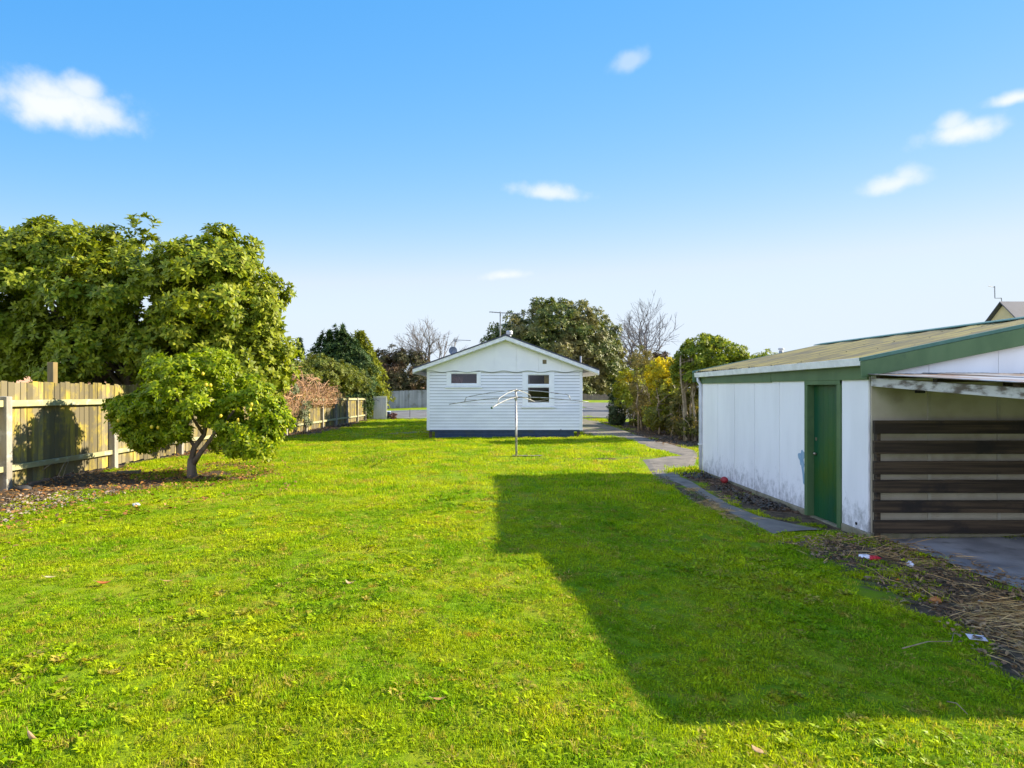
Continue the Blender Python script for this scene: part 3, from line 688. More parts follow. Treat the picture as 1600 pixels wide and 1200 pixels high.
# windows
WIN = mat('window joinery paint', (.80,.81,.82), (.75,.76,.77), 6, rough=.4)
def glassmat():
    m, nt, N, L, P = nodes('window glass'); nt.nodes.remove(P)
    t = N.new('ShaderNodeBsdfTransparent'); t.inputs[0].default_value = (.8,.82,.82,1); g_ = N.new('ShaderNodeBsdfGlossy'); g_.inputs['Roughness'].default_value = .02
    x = N.new('ShaderNodeMixShader'); x.inputs[0].default_value = .016; L.new(t.outputs[0], x.inputs[1]); L.new(g_.outputs[0], x.inputs[2]); L.new(x.outputs[0], nt.nodes['Material Output'].inputs[0]); return m
GLASS = glassmat()
for (wx0, wx1, wz0, wz1), gl in zip(wins, glass_):
    f = MB(); gx0, gx1 = gl[0][0], gl[0][1]; gz0, gz1 = min(p[2] for p in gl), max(p[3] for p in gl)
    f.box(wx0, gx0, HY-.045, HY+.03, wz0+.06, wz1).box(gx1, wx1, HY-.045, HY+.03, wz0+.06, wz1)
    f.box(gx0, gx1, HY-.044, HY+.03, gz1, wz1).box(gx0, gx1, HY-.044, HY+.03, wz0+.06, gz0)
    if len(gl) == 2: f.box(gx0, gx1, HY-.04, HY+.03, gl[1][3], gl[0][2])
    w_ = part('window', f, WIN, house, bevel=.005)
    part('sill', MB().hexa([(wx0-.05,HY-.085,wz0),(wx0-.05,HY-.085,wz0+.04),(wx0-.05,HY-.02,wz0+.062),(wx0-.05,HY-.02,wz0)],[(wx1+.05,HY-.085,wz0),(wx1+.05,HY-.085,wz0+.04),(wx1+.05,HY-.02,wz0+.062),(wx1+.05,HY-.02,wz0)]), WIN, w_, bevel=.003)
    for p in gl:
        part('pane', MB().box(p[0]-.01, p[1]+.01, HY+.012, HY+.016, p[2]-.01, p[3]+.01), GLASS, w_)
        s_ = MB(); e = .03
        s_.box(p[0], p[0]+e, HY-.02, HY+.011, p[2], p[3]).box(p[1]-e, p[1], HY-.02, HY+.011, p[2], p[3]).box(p[0]+e, p[1]-e, HY-.019, HY+.011, p[3]-e, p[3]).box(p[0]+e, p[1]-e, HY-.019, HY+.011, p[2], p[2]+e)
        part('sash', s_, WIN, w_)
def curtain(x0, x1, z0, z1, y, m):
    mb = MB(); n = 24
    for k in (0, 1):
        for i in range(n+1): mb.v.append((x0+(x1-x0)*i/n, y+.03*math.sin(i*1.5), (z0, z1)[k]))
    for i in range(n): mb.f.append((i, i+1, n+2+i, n+1+i))
    o = part('curtain', mb, m, house, smooth=True); o.modifiers.new('thick', 'SOLIDIFY').thickness = .006
curtain(hx(851), hx(860), hz(606), hz(584), HY+.14, mat('gold curtain', (.45,.32,.10), (.36,.25,.08), 8))
curtain(hx(824), hx(828), hz(630), hz(584), HY+.14, mat('pale curtain', (.34,.28,.2)))
curtain(hx(703), hx(723), hz(601), hz(588), HY+.30, mat('brown curtain', (.22,.09,.06), (.12,.06,.05), 5))
# gable: sheet with scalloped lower edge
AX, AZ = 1.02, hz(529); e0, e1 = hx(657), hx(927); ez = hz(575)
GAB = mat('gable paint', (.78,.78,.77), (.74,.74,.74), 2, rough=.5)
low = []; n = 90; xa, xb = X0-.03, X1+.03
for i in range(n+1):
    x = xa+(xb-xa)*i/n; ph = (hx(790)-x)/((hx(858)-hx(784))/1.0)
    low.append((x, hz(580.6)+.032*math.cos(2*math.pi*(x-hx(787))/(hx(864)-hx(787))*2.02)))
slope = (AZ-ez)/(AX-e0)
ztop = lambda x: AZ-abs(x-AX)*slope
segs = [xa]+[hx(630+s*.2334) for s in (308, 459, 608, 757, 905, 1058)]+[xb]
for a, b in zip(segs[:-1], segs[1:]):
    lw = [(x, z) for x, z in low if a+.004 < x < b-.004]
    inter = lambda x: np.interp(x, [p[0] for p in low], [p[1] for p in low])
    lw = [(a+.003, inter(a+.003))]+lw+[(b-.003, inter(b-.003))]
    tp = [(b-.003, ztop(b-.003))]+([(AX, AZ)] if a < AX < b else [])+[(a+.003, ztop(a+.003))]
    part('gable_panel', MB().prism(lw+tp, 'y', HY-.075, HY-.045), GAB, house)
part('gable_backing', MB().prism([(X0,ZT+.02),(X1,ZT+.02),(X1,ztop(X1)),(AX,AZ),(X0,ztop(X0))], 'y', HY-.03, HY+.0), GAB, house)
rope = MB().tube([(x, HY-.078, z) for x, z in low], .008, 5)
part('scallop_trim', rope, mat('grey green trim', (.16,.2,.17)), house)
va = (hx(847.5), hx(853.6), hz(568.6), hz(562.3)); vb = MB().box(va[0], va[1], HY-.085, HY-.0755, va[2], va[3])
vt = part('gable_vent', vb, mat('brown vent', (.16,.12,.06), (.10,.08,.04), 10), house)
sl_ = MB()
for i in range(4): sl_.box(va[0]+.01, va[1]-.01, HY-.095, HY-.086, va[2]+.02+i*.04, va[2]+.04+i*.04)
part('louvre', sl_, mat('louvre', (.22,.17,.09)), vt)
part('pipe_stub', MB().tube([(hx(876),HY-.03,hz(671)),(hx(876),HY-.09,hz(671))], .02, 8), mat('black iron', (.02,.02,.02)), house)
# roof, barge boards
ROOF = mat('dark blue roof iron', (.022,.03,.055), (.03,.04,.07), 6, rough=.4)
yf, yk = HY-.42, 34.8; ex0, ex1 = hx(644.5, yf), hx(936.5, yf); rz = hz(522.5, yf); rez0, rez1 = hz(575, yf), hz(577, yf)
ex0 -= .0; AXr = hx(790, yf)
rs = MB().prism([(ex0,rez0),(AXr,rz),(AXr,rz-.05),(ex0,rez0-.05)], 'y', yf, yk)
roofo = part('roof', rs, ROOF, house)
part('roof', MB().prism([(AXr,rz),(ex1,rez1),(ex1,rez1-.05),(AXr,rz-.05)], 'y', yf, yk), ROOF, house)
part('ridge_cap', MB().prism([(AXr-.18,rz-.06),(AXr,rz+.03),(AXr+.18,rz-.06),(AXr,rz+.008)], 'y', yf-.01, yk), ROOF, roofo)
for (xe, ze) in ((ex0, rez0), (ex1, rez1)):
    part('barge_board', MB().prism([(xe,ze-.052),(AXr,rz-.052),(AXr,rz-.21),(xe,ze-.20)], 'y', yf+.02, yf+.05), WPAINT, house, bevel=.004)
    xin = xe+(.55 if xe < 0 else -.55)
    part('soffit', MB().prism([(xe,ze-.20),(AXr,rz-.215),(AXr,rz-.23),(xe,ze-.215)], 'y', yf+.05, HY-.03), GAB, house)
    part('eave_board', MB().box(min(xe,xe+(.03 if xe<0 else -.03)), max(xe,xe+(.03 if xe<0 else -.03)), yf+.06, yk, ze-.24, ze-.055), WPAINT, house)
part('roof_vent', MB().lathe(at(796,524,29)-Vector((0,0,.55)), [(.09,0),(.09,.6),(.16,.6),(.17,.72),(.14,.78)], 12), mat('galvanised', (.55,.56,.57), (.45,.46,.47), 8, metal=.3), roofo, smooth=False)
fb = at(907.5, 566, 28); part('flue', MB().tube([fb-Vector((0,0,.6)), at(907.5,556.5,28)], .045, 10), mat('grey flue', (.35,.36,.38)), roofo)
# aerials and dish on the roof
ALU = mat('aerial aluminium', (.30,.29,.28), (.2,.2,.2), 30, rough=.4, metal=.5)
YA = 28.0; mb_ = at(781.7, 523, YA); mt = at(781.7, 487, YA); rb = rz-(mb_.x-AXr)*0
ant = thing('tv_aerial', 'long horizontal television aerial on a mast at the house ridge', 'aerial', (mb_.x, YA, mb_.z-.3))
part('mast', MB().tube([(mb_.x,YA,mb_.z-.75), mt], .03, 8), ALU, ant)
ba, bb_ = at(765,487.3,YA), at(822,491.5,YA)
part('boom', MB().tube([ba, bb_], .02, 6), ALU, ant)
el = MB()
for i in range(14):
    c_ = ba.lerp(bb_, i/13); l_ = .32 if i > 3 else .5-.04*i; el.tube([c_+Vector((0,-l_,-.04)), c_+Vector((0,l_,.02))], .009, 4)
for i in range(6): c_ = ba.lerp(bb_, .35+i*.11); el.tube([c_, c_-Vector((0,0,.14))], .009, 4)
part('element', el, ALU, ant)
d0 = at(708, 549, 26); dish = thing('satellite_dish', 'small grey round satellite dish on the left roof slope of the house', 'satellite dish', (d0.x, 26, d0.z-.2))
dm = MB(); n = 20
for k, (r_, z_) in enumerate([(.02,0),(.09,.012),(.15,.035),(.19,.06)]):
    for i in range(n):
        a = 6.283*i/n; dm.v.append((d0.x+r_*math.cos(a), d0.y-z_-.02, d0.z+.03+r_*math.sin(a)))
for k in range(3):
    for i in range(n): dm.f.append((k*n+i, k*n+(i+1)%n, (k+1)*n+(i+1)%n, (k+1)*n+i))
dm.f.append(tuple(range(n)))
o = part('reflector', dm, mat('dish grey', (.20,.23,.27)), dish, smooth=True); o.modifiers.new('thick', 'SOLIDIFY').thickness = .01
part('dish_arm', MB().tube([(d0.x,26,d0.z-.35),(d0.x,26,d0.z+.03)], .02).tube([(d0.x,25.97,d0.z-.14),(d0.x,25.75,d0.z-.05)], .012), ALU, dish)
s0 = at(711, 550, 27); sa = thing('small_aerial', 'short aerial with a single boom behind the satellite dish', 'aerial', (s0.x, 27, s0.z-.4))
part('mast', MB().tube([(s0.x,27,s0.z-.5), at(711,530,27)], .018, 6), ALU, sa)
part('boom', MB().tube([at(709,531,27), at(735.5,532,27)], .014, 6).box(at(711,531,27).x-.06, at(711,531,27).x+.08, 26.96, 27.04, at(711,533,27).z-.02, at(711,530,27).z), ALU, sa)

# ------------------------------------------------------------------ rotary clothesline
cx, cy = gp(807, 713); cz = Hf(cx, cy)
cl = thing('rotary_clothesline', 'rotary clothesline with four drooping arms on a steel pole in the lawn', 'clothesline', (cx, cy, cz))
GALV = mat('galvanised steel', (.30,.29,.27), (.42,.41,.39), 20, rough=.45, metal=.6, c3=(.18,.15,.12), s3=8)
WARM = mat('pale painted steel', (.44,.43,.40), (.34,.32,.28), 15, rough=.4, metal=.2)
ht = zz(609, cy); zl = zz(621, cy)
part('pole', MB().tube([(cx,cy,cz-.3),(cx-.018,cy,zl-.1)], .032, 12).tube([(cx-.018,cy,zl-.1),(cx-.02,cy,ht)], .024, 12), GALV, cl, smooth=True)
part('collar', MB().lathe((cx-.02,cy,zl-.05), [(.05,0),(.055,.03),(.055,.08),(.04,.1)], 12), GALV, cl)
part('cap', MB().lathe((cx-.02,cy,ht-.05), [(.05,0),(.055,.04),(.03,.075)], 12), GALV, cl)
th0 = math.atan2(-.94, -.35); Ln = 2.12; tips = []
for k in range(4):
    a = th0+k*math.pi/2; d = Vector((math.cos(a), math.sin(a), 0)); o0 = Vector((cx-.02, cy, zl)); tz = [1.485,1.60,1.55,1.50][k]-cz*0
    tip = o0+d*Ln; tip.z = tz
    m_ = o0.lerp(tip, .45)+Vector((0,0,.045))
    part('arm', MB().tube([o0, o0.lerp(tip,.2)+Vector((0,0,.03)), m_, o0.lerp(tip,.75)+Vector((0,0,.03)), tip], .0135, 8), WARM if k in (0, 2) else GALV, cl, smooth=True)
    t0 = Vector((cx-.02, cy, ht)); q = o0.lerp(tip, .76)+Vector((0,0,.03)); kn = q+Vector((0,0,.13))-d*.02
    part('strut', MB().tube([t0, t0.lerp(kn,.5)+Vector((0,0,.03)), kn-d*.12+Vector((0,0,.03)), kn-d*.03, q], .0115, 8), WARM if k in (0, 2) else GALV, cl, smooth=True)
    tips.append((o0, tip))
ln = MB()
for fr_ in (.45, .62, .8, .97):
    for k in range(4):
        p = tips[k][0].lerp(tips[k][1], fr_); q = tips[(k+1)%4][0].lerp(tips[(k+1)%4][1], fr_); ln.tube([p, p.lerp(q,.5)-Vector((0,0,.05)), q], .0022, 4)
part('line', ln, mat('clothes line wire', (.5,.5,.52)), cl)
part('tip_cap', MB().ball(tips[0][1], .03, 8), mat('green cap', (.02,.08,.03)), cl)
fp = sheet('pole_base', [(cx-.12,cy-.14),(cx+.75,cy-.12)], [(cx-.12,cy+.14),(cx+.75,cy+.1)], concrete, .03, 'low concrete pad at the foot of the clothesline', 'pad')

# ------------------------------------------------------------------ left paling fence
PAL = mat('lichened fence paling', (.37,.285,.045), (.15,.12,.05), 7, .38, .62, .9, stretch=(1,1,.16), isl=.40, bs=.3, bscale=30, c3=(.15,.125,.07), s3=1.7, lo3=.40, hi3=.56)
POST = mat('weathered fence post', (.34,.32,.27), (.22,.20,.16), 6, .3, .7, .9, stretch=(1,1,.2), bs=.3, bscale=40, c3=(.42,.41,.36), s3=4)
RAIL = mat('weathered fence rail', (.38,.36,.18), (.24,.22,.12), 5, .3, .7, .9, stretch=(1,.2,1), bs=.25, c3=(.40,.40,.30), s3=4)
fence = thing('paling_fence', 'long weathered timber paling fence with lichen along the left boundary', 'fence', (XF, 25, Hf(XF, 25)))
pY = [7.9]+[YX(p, XF) for p in (12, 180, 284)]+[20.9, 24.1]+[YX(p, XF) for p in (447.7,478.8,504.5,526,543,559,571.4)]
tops = {}
for i, y in enumerate(pY):
    g_ = Hf(XF, y); t_ = g_+1.81+rnd.uniform(-.02, .02)
    if i == 1: t_ = zz(619, y)
    lean = rnd.uniform(-.02, .02)
    part('post', MB().hexa([(XF-.12,y-.07,g_-.3),(XF+.04,y-.07,g_-.3),(XF+.04,y+.07,g_-.3),(XF-.12,y+.07,g_-.3)], [(XF-.12+lean,y-.07,t_),(XF+.04+lean,y-.07,t_-.01),(XF+.04+lean,y+.07,t_-.01),(XF-.12+lean,y+.07,t_)]), POST, fence, bevel=.008)
for i, (a, b) in enumerate(zip(pY[:-1], pY[1:])):
    ga, gb = Hf(XF, a), Hf(XF, b)
    for dz, w_ in ((1.70, .13), (.42, .11)):
        part('rail', MB().hexa([(XF-.10,a+.071,ga+dz-w_/2),(XF-.02,a+.071,ga+dz-w_/2),(XF-.02,a+.071,ga+dz+w_/2),(XF-.10,a+.071,ga+dz+w_/2)], [(XF-.10,b-.071,gb+dz-w_/2),(XF-.02,b-.071,gb+dz-w_/2),(XF-.02,b-.071,gb+dz+w_/2),(XF-.10,b-.071,gb+dz+w_/2)]), RAIL, fence, bevel=.006)
    mb = MB(); n = max(8, int((b-a)/.155)); hi = 2.13 if b < 41 else 1.8
    for k in range(n):
        y0_, y1_ = a+(b-a)*k/n+.006, a+(b-a)*(k+1)/n-.006; g_ = Hf(XF-.12, (y0_+y1_)/2)
        t_ = g_+hi+rnd.uniform(-.025, .025); bt = g_+rnd.uniform(.02, .08); x_ = XF-.122-rnd.uniform(0, .016); tl = rnd.uniform(-.006, .006)
        mb.hexa([(x_-.02,y0_,bt),(x_,y0_,bt),(x_,y1_,bt),(x_-.02,y1_,bt)], [(x_-.02,y0_+tl,t_),(x_,y0_+tl,t_),(x_,y1_+tl,t_-.008),(x_-.02,y1_+tl,t_-.008)])
    part('paling_panel', mb, PAL, fence)
yq = 900*9.75/(752-82); tp_ = thing('timber_post', 'square timber post standing just behind the near end of the fence', 'post', (-9.75, yq, 0))
part('post_shaft', MB().box(-9.82, -9.68, yq-.07, yq+.07, -.2, zz(566, yq)), mat('mossy post', (.24,.17,.06), (.15,.11,.05), 6, stretch=(1,1,.2)), tp_, bevel=.008)
# ------------------------------------------------------------------ trees and shrubs
BARK = mat('grey brown bark', (.16,.12,.085), (.09,.065,.045), 9, .3, .7, .9, stretch=(1,1,.3), bs=.5, bscale=30, c3=(.24,.21,.15), s3=5, lo3=.55, hi3=.75)
DARKBARK = mat('dark bark', (.06,.045,.035), (.035,.027,.02), 8, rough=.9)
def grow(name, label, loc, ells, K, rc, per, rose, Ln, W, lm, seed, inner=.55, low=-.6, up=.35, trunk_r=.12, trunk_top=None, bark=None, n_limb=10, simple=False, fold=.12, droop=.12, cat='tree', trunks=None, group=None, spread=1.0, keep=None, leafname='foliage'):
    rng = np.random.default_rng(seed)
    t = thing(name, label, cat, loc, group)
    P, D = clumps(rng, ells, K, inner, low)
    Q, AX = foliage(rng, P, D, rc, per, up)
    if keep is not None: k = keep(Q); Q, AX = Q[k], AX[k]
    p, d, nn = rosette(rng, Q, AX, rose, spread)
    l_ = Ln*rng.uniform(.65, 1.2, len(p)); w_ = W*rng.uniform(.75, 1.2, len(p))
    me = leaf_mesh(leafname, p-np.array(loc), d, nn, l_, w_, fold, droop, simple)
    link(leafname, me, lm, t)
    tt = trunk_top or (loc[0], loc[1], ells[0][0][2])
    tg = [P[i] for i in rng.choice(len(P), min(n_limb, len(P)), replace=False)]
    for bs_ in (trunks or [loc]):
        a, b = limbs(rng, (bs_[0], bs_[1], loc[2]-.1), (tt[0]+(bs_[0]-loc[0])*1.2, tt[1]+(bs_[1]-loc[1])*1.2, tt[2]), tg[:n_limb], trunk_r)
        part('trunk', a, bark or BARK, t, smooth=True)
        part('limbs', b, bark or BARK, t, smooth=True)
        tg = tg[n_limb//2:] or tg
    return t
MAGL = leafmat('broad leathery leaf', (.115,.165,.008), (.28,.30,.02), (.19,.22,.013), .32, .5, .2, .35, (1.5,1.5,.5))
LEML = leafmat('glossy citrus leaf', (.12,.19,.004), (.31,.35,.012), (.20,.255,.006), .4, .45, .2, .9, (1.5,1.6,.4))
# large broad-leaved tree behind the fence
def E(px, py, y, rx, ry, rz): v = at(px, py, y); return ((v.x, v.y, v.z), (rx, ry, rz))
YM = 17.0; mz = Hf(-11.2, YM)
ellsM = [E(215,470,YM+.2,2.6,2.4,2.3), E(70,468,YM+.6,2.4,2.2,2.05), E(20,425,YM+.6,1.5,1.8,1.2), E(110,415,YM+.5,1.4,1.6,1.2), E(345,425,YM,1.35,1.6,1.2), E(345,470,YM-.2,1.75,1.9,1.75), E(385,560,YM+.3,1.3,1.6,1.3), E(170,560,YM,2.4,2.0,1.4), E(20,560,YM+.5,1.9,1.8,1.4), E(-60,480,YM+.8,1.8,2,1.8), E(290,545,YM,1.9,1.8,1.4), E(412,582,YM+.5,.6,1.0,.7), E(390,600,YM+.6,.9,1.1,.6), E(395,520,YM+.2,.7,1.0,.8)]
magn = grow('broadleaf_tree', 'big broad-leaved evergreen tree towering over the near end of the left fence', (-10.7, YM+.5, mz), ellsM, 720, .50, 28, 7, .175, .07, MAGL, 3, inner=.5, low=-.75, trunk_r=.17, trunk_top=(-10.6, YM+.3, 3.2), n_limb=26, trunks=[(-10.7,YM+.5),(-11.6,YM+.7)], keep=lambda q: (q[:,2] > 1.7) | (q[:,0] < XF-.3))
# lemon tree
lx, ly = gp(302, 746); lz = Hf(lx, ly)
def El(px, py, dy, rx, ry, rz): return E(px, py, ly+dy, rx, ry, rz)
ellsL = [El(303,628,0,1.25,1.2,.70), El(290,592,0,.85,.9,.52), El(225,645,.1,.68,.8,.55), El(385,640,-.1,.7,.8,.68), El(390,682,-.1,.5,.55,.48), El(225,672,0,.5,.6,.35), El(330,660,0,.9,.9,.45), El(398,676,-.15,.5,.5,.42), El(370,655,-.2,.6,.6,.5), El(400,692,-.1,.4,.45,.28), El(255,682,-.1,.5,.5,.26), El(352,688,.3,.5,.5,.22), El(428,655,-.1,.3,.4,.4), El(205,640,0,.35,.5,.45), El(235,690,0,.35,.4,.25), El(262,575,0,.4,.5,.3), El(330,572,0,.45,.5,.25)]
lem = grow('lemon_tree', 'small leafy lemon tree with forked trunk standing in fallen leaves', (lx, ly, lz), ellsL, 300, .20, 19, 6, .115, .046, LEML, 5, inner=.5, low=-.8, trunk_r=.001, n_limb=0, droop=.2)
for ch in list(lem.children):
    if ch.name.startswith(('trunk', 'limbs')): bpy.data.objects.remove(ch)
a0 = Vector((lx-.02, ly, lz-.1)); fk = Vector((lx-.03, ly, lz+.42))
part('trunk', MB().tube([a0, a0+Vector((0,0,.12)), a0.lerp(fk,.55)+Vector((-.015,0,0)), fk], [.14,.115,.10,.09], 10), BARK, lem, smooth=True)
def limb(*p, r=.06): return MB().tube([Vector(q) for q in p], [r*(1-.6*i/(len(p)-1)) for i in range(len(p))], 8)
for pts, r_ in (([fk+Vector((-.02,0,-.1)), fk+Vector((.04,.02,.25)), (lx+.24,ly,lz+.95), (lx+.35,ly,lz+1.5), (lx+.3,ly,lz+2.1)], .075), ([fk+Vector((.03,0,-.12)), (lx+.18,ly-.06,lz+.55), (lx+.33,ly-.1,lz+.72), (lx+.62,ly-.15,lz+1.1), (lx+1.0,ly-.2,lz+1.5)], .07), ([(lx+.05,ly,lz+.66), (lx-.3,ly+.1,lz+1.1), (lx-.7,ly+.1,lz+1.5)], .045), ([(lx+.24,ly,lz+.95), (lx+.1,ly-.3,lz+1.4), (lx-.1,ly-.6,lz+1.8)], .04)):
    part('limb', limb(*pts, r=r_), BARK, lem, smooth=True)
LEMON = mat('lemon skin', (.62,.45,.02), (.55,.42,.03), 20, rough=.45)
rl = np.random.default_rng(9)
for (px, py) in [(317,584),(322,601),(329,602),(281,600),(393,632),(391,640),(372,656),(247,668),(237,667),(185,657),(345,650)]:
    v = at(px, py, ly-.95+rl.uniform(-.1,.25)); part('lemon', MB().ball(v, .034, 8, (1,1,1.25)), LEMON, lem, smooth=True)

# vegetation over the left fence farther along
CONL = leafmat('conifer spray', (.028,.062,.014), (.06,.10,.02), (.04,.07,.015), .12, .6, .2, .8)
CONY = leafmat('golden conifer spray', (.13,.17,.012), (.27,.28,.02), (.19,.21,.014), .18, .6, .2, .8)
def conifer(name, label, px, ptop, pbot, y, wpx, lm, seed, tips=((0,1.0),), n=2600, Ln=.30):
    x = at(px, VY, y).x; zt = zz(ptop, y); g_ = Hf(x, y); wd = wpx/F*y/2; r = np.random.default_rng(seed); h = zt-g_
    t = thing(name, label, 'tree', (x, y, g_)); Ps, Ds = [], []
    for dx, hh in tips:
        u = r.uniform(0, 1, n)**.9; a = r.uniform(0, 6.283, n); k = 1 if len(tips) == 1 else .95
        ph = r.uniform(0, 6.28, 6)
        lump = 1+.30*np.sin(a*2+u*7+ph[0])*np.sin(u*11+a+ph[1])+.22*np.sin(a*5-u*19+ph[2])+.12*np.sin(a*9+u*37+ph[3])
        rad = wd*k*np.clip((1-u**3.2), .12, 1)**.8*(.7+.3*np.clip(u*5, 0, 1))*lump*r.uniform(.5, 1.12, n)**.6
        u = u*(1+.05*np.sin(a*3+ph[4]))
        Ps.append(np.stack([x+dx*wd+np.cos(a)*rad, y+np.sin(a)*rad, g_+.15+u*h*hh*.98], 1)); Ds.append(np.stack([np.cos(a), np.sin(a), .5+.9*u], 1))
    P, D = np.concatenate(Ps), nrm(np.concatenate(Ds)+r.normal(size=(n*len(tips), 3))*.3)
    p, d, nn = rosette(r, P, D, 6, 1.6)
    link('foliage', leaf_mesh('foliage', p-np.array((x, y, g_)), d, nn, Ln*r.uniform(.6, 1.2, len(p)), Ln*.28*r.uniform(.7, 1.2, len(p)), .1, .1, True), lm, t)
    part('trunk', MB().tube([(x, y, g_-.2), (x, y, g_+h*.5), (x, y, g_+h*.9)], [.12, .09, .02], 8), DARKBARK, t, smooth=True); return t
conifer('conifer_tree', 'dark bushy conifer with several pointed tops behind the far fence', 530, 515, 640, 47, 74, CONL, 21, tips=((-.5,.93),(.05,.99),(.6,.84),(-.2,.8),(.3,.9)), n=1400, Ln=.34)
conifer('conifer_tree', 'sunlit green conifer leaning over the fence beside a darker one', 566, 524, 640, 49.5, 62, CONY, 22, tips=((-.1,1.0),(.3,.82),(-.4,.78)), n=1700, Ln=.32)
conifer('conifer_tree', 'tiny dark conifer above a distant roof at the left', 468, 534, 600, 75, 22, CONL, 23, n=1200, Ln=.4)
BUSH = leafmat('mid green leaf', (.10,.13,.015), (.18,.20,.03), (.13,.14,.025), .3, .5, .2, 1.0)
vy = 36.0
grow('shrub', 'loose yellow-green climbing shrub spilling over the fence beside the conifers', (XF-1.3, vy, Hf(XF, vy)), [E(500,585,vy,1.5,1.2,1.3), E(530,595,vy+2,1.5,1.2,1.2), E(475,590,vy-1,1.2,1.0,1.0), E(548,600,vy+4,1.2,1.0,1.2), E(460,590,vy-2,1.2,1,1.0)], 280, .36, 16, 5, .16, .06, BUSH, 31, low=-.5, trunk_r=.05, cat='shrub', n_limb=14, keep=lambda q: (q[:,0] < XF-.15) | (q[:,2] > Hf(XF, 36)+2.0))
GREYL = leafmat('grey green leaf', (.12,.15,.07), (.18,.20,.10), (.10,.12,.06), .2, .6, .3, 1.5)
gy = 28.9
grow('shrub', 'pale grey-green shrub growing against the yard side of the fence', (XF+.35, gy, Hf(XF, gy)), [E(462,638,gy,.55,1.2,.75), E(448,600,gy-1,.5,.9,.7), E(468,655,gy,.5,1.2,.5)], 60, .22, 14, 5, .10, .04, GREYL, 32, low=-1, trunk_r=.03, cat='shrub', n_limb=8)
# brown bare vine heaped on the fence
vine = thing('dead_vine', 'tangled brown leafless vine heaped over the top of the fence', 'vine', (XF-.1, 30, Hf(XF, 30)))
rv = np.random.default_rng(4); mb = MB()
for i in range(460):
    y = rv.uniform(26.3, 36.5); t = (y-26.3)/10.2; top_ = np.interp(y, [26,28,30,32,34,37], [zz(575,26),zz(575,28),zz(588,30),zz(592,32),zz(600,34),zz(606,37)])
    p0 = Vector((XF+rv.normal()*.3-.1, y, rv.uniform(Hf(XF,y)+1.3, top_))); pts = [p0]; d = Vector(rv.normal(size=3)); d = d*.8; d.z = abs(d.z)*.35
    for k in range(6):
        d = d*.8+Vector(rv.normal(size=3))*.45; d.z -= .22; p0 = p0+d*.22; p0.x = min(max(p0.x, XF-.9), XF+.3); p0.z = min(p0.z, top_+.12); p0.z = max(p0.z, Hf(XF, p0.y)+(1.45 if p0.x > XF-.2 and p0.y > 30 else .9)); pts.append(p0.copy())
    mb.tube(pts, [.020,.019,.017,.014,.011,.008,.005], 4, cap=False)
part('stems', mb, mat('brown vine stem', (.42,.24,.12), (.28,.17,.10), 3, isl=.35, rough=.9), vine)
P_ = np.stack([rv.uniform(XF-.5, XF+.35, 3000), rv.uniform(26.3, 35.5, 3000), np.zeros(3000)], 1); P_[:,2] = H(P_[:,0], P_[:,1])+rv.uniform(1.5, 2.9, 3000)*np.interp(P_[:,1], [26,35.5], [1,.75])
me = leaf_mesh('dry_leaves', P_-np.array(wpos(vine)), nrm(rv.normal(size=(3000,3))), nrm(rv.normal(size=(3000,3))), .10*rv.uniform(.5,1.2,3000), .05, .2, .2, True)
link('dry_leaves', me, leafmat('dry vine leaf', (.40,.23,.11), (.52,.33,.17), (.3,.18,.10), .3), vine)

# trees across the street
def Z_(x, y): return Hf(x, y)
BROWNL = leafmat('dull brown green leaf', (.05,.06,.02), (.09,.075,.035), (.10,.055,.03), .12, .6, .2, .35)
yb_ = 82
grow('dark_tree', 'dull green and brown bushy tree behind the grey street fence', (at(622,VY,yb_).x, yb_, -.7), [E(610,575,yb_,3.0,3,3.0), E(640,575,yb_+1,2.8,3,2.6), E(598,600,yb_,2.6,2.5,2.4), E(655,595,yb_,2.4,2.5,2.2), E(632,590,yb_-.5,2.8,2.6,2.8), E(618,605,yb_,4.2,2.4,2.2)], 330, .7, 20, 5, .38, .13, BROWNL, 41, low=-.8, trunk_r=.2, simple=True, bark=DARKBARK)
BIGL = leafmat('big evergreen leaf', (.06,.095,.012), (.14,.15,.03), (.20,.17,.055), .22, .5, .25, .28, (1.4,1.4,.6))
yt = 39.5; bx = at(868, VY, yt).x
grow('round_evergreen_tree', 'huge round dark evergreen tree rising behind the house roof', (bx, yt, Hf(bx, yt)), [E(866,560,yt,4.85,3.9,4.15), E(820,560,yt,3.0,3.0,2.6), E(925,585,yt,2.2,2.4,2.2), E(800,570,yt,1.9,2,1.7), E(915,545,yt,2.5,2.6,2.2), E(940,610,yt-.3,1.5,1.9,1.2)], 1250, .46, 16, 6, .22, .08, BIGL, 43, inner=.5, low=-.8, trunk_r=.32, trunk_top=(bx, yt, 2.0), n_limb=16, keep=lambda q: ((q[:,1] > 35.2) | (q[:,0] > 5.2)) & (q[:,2] > 1.7))
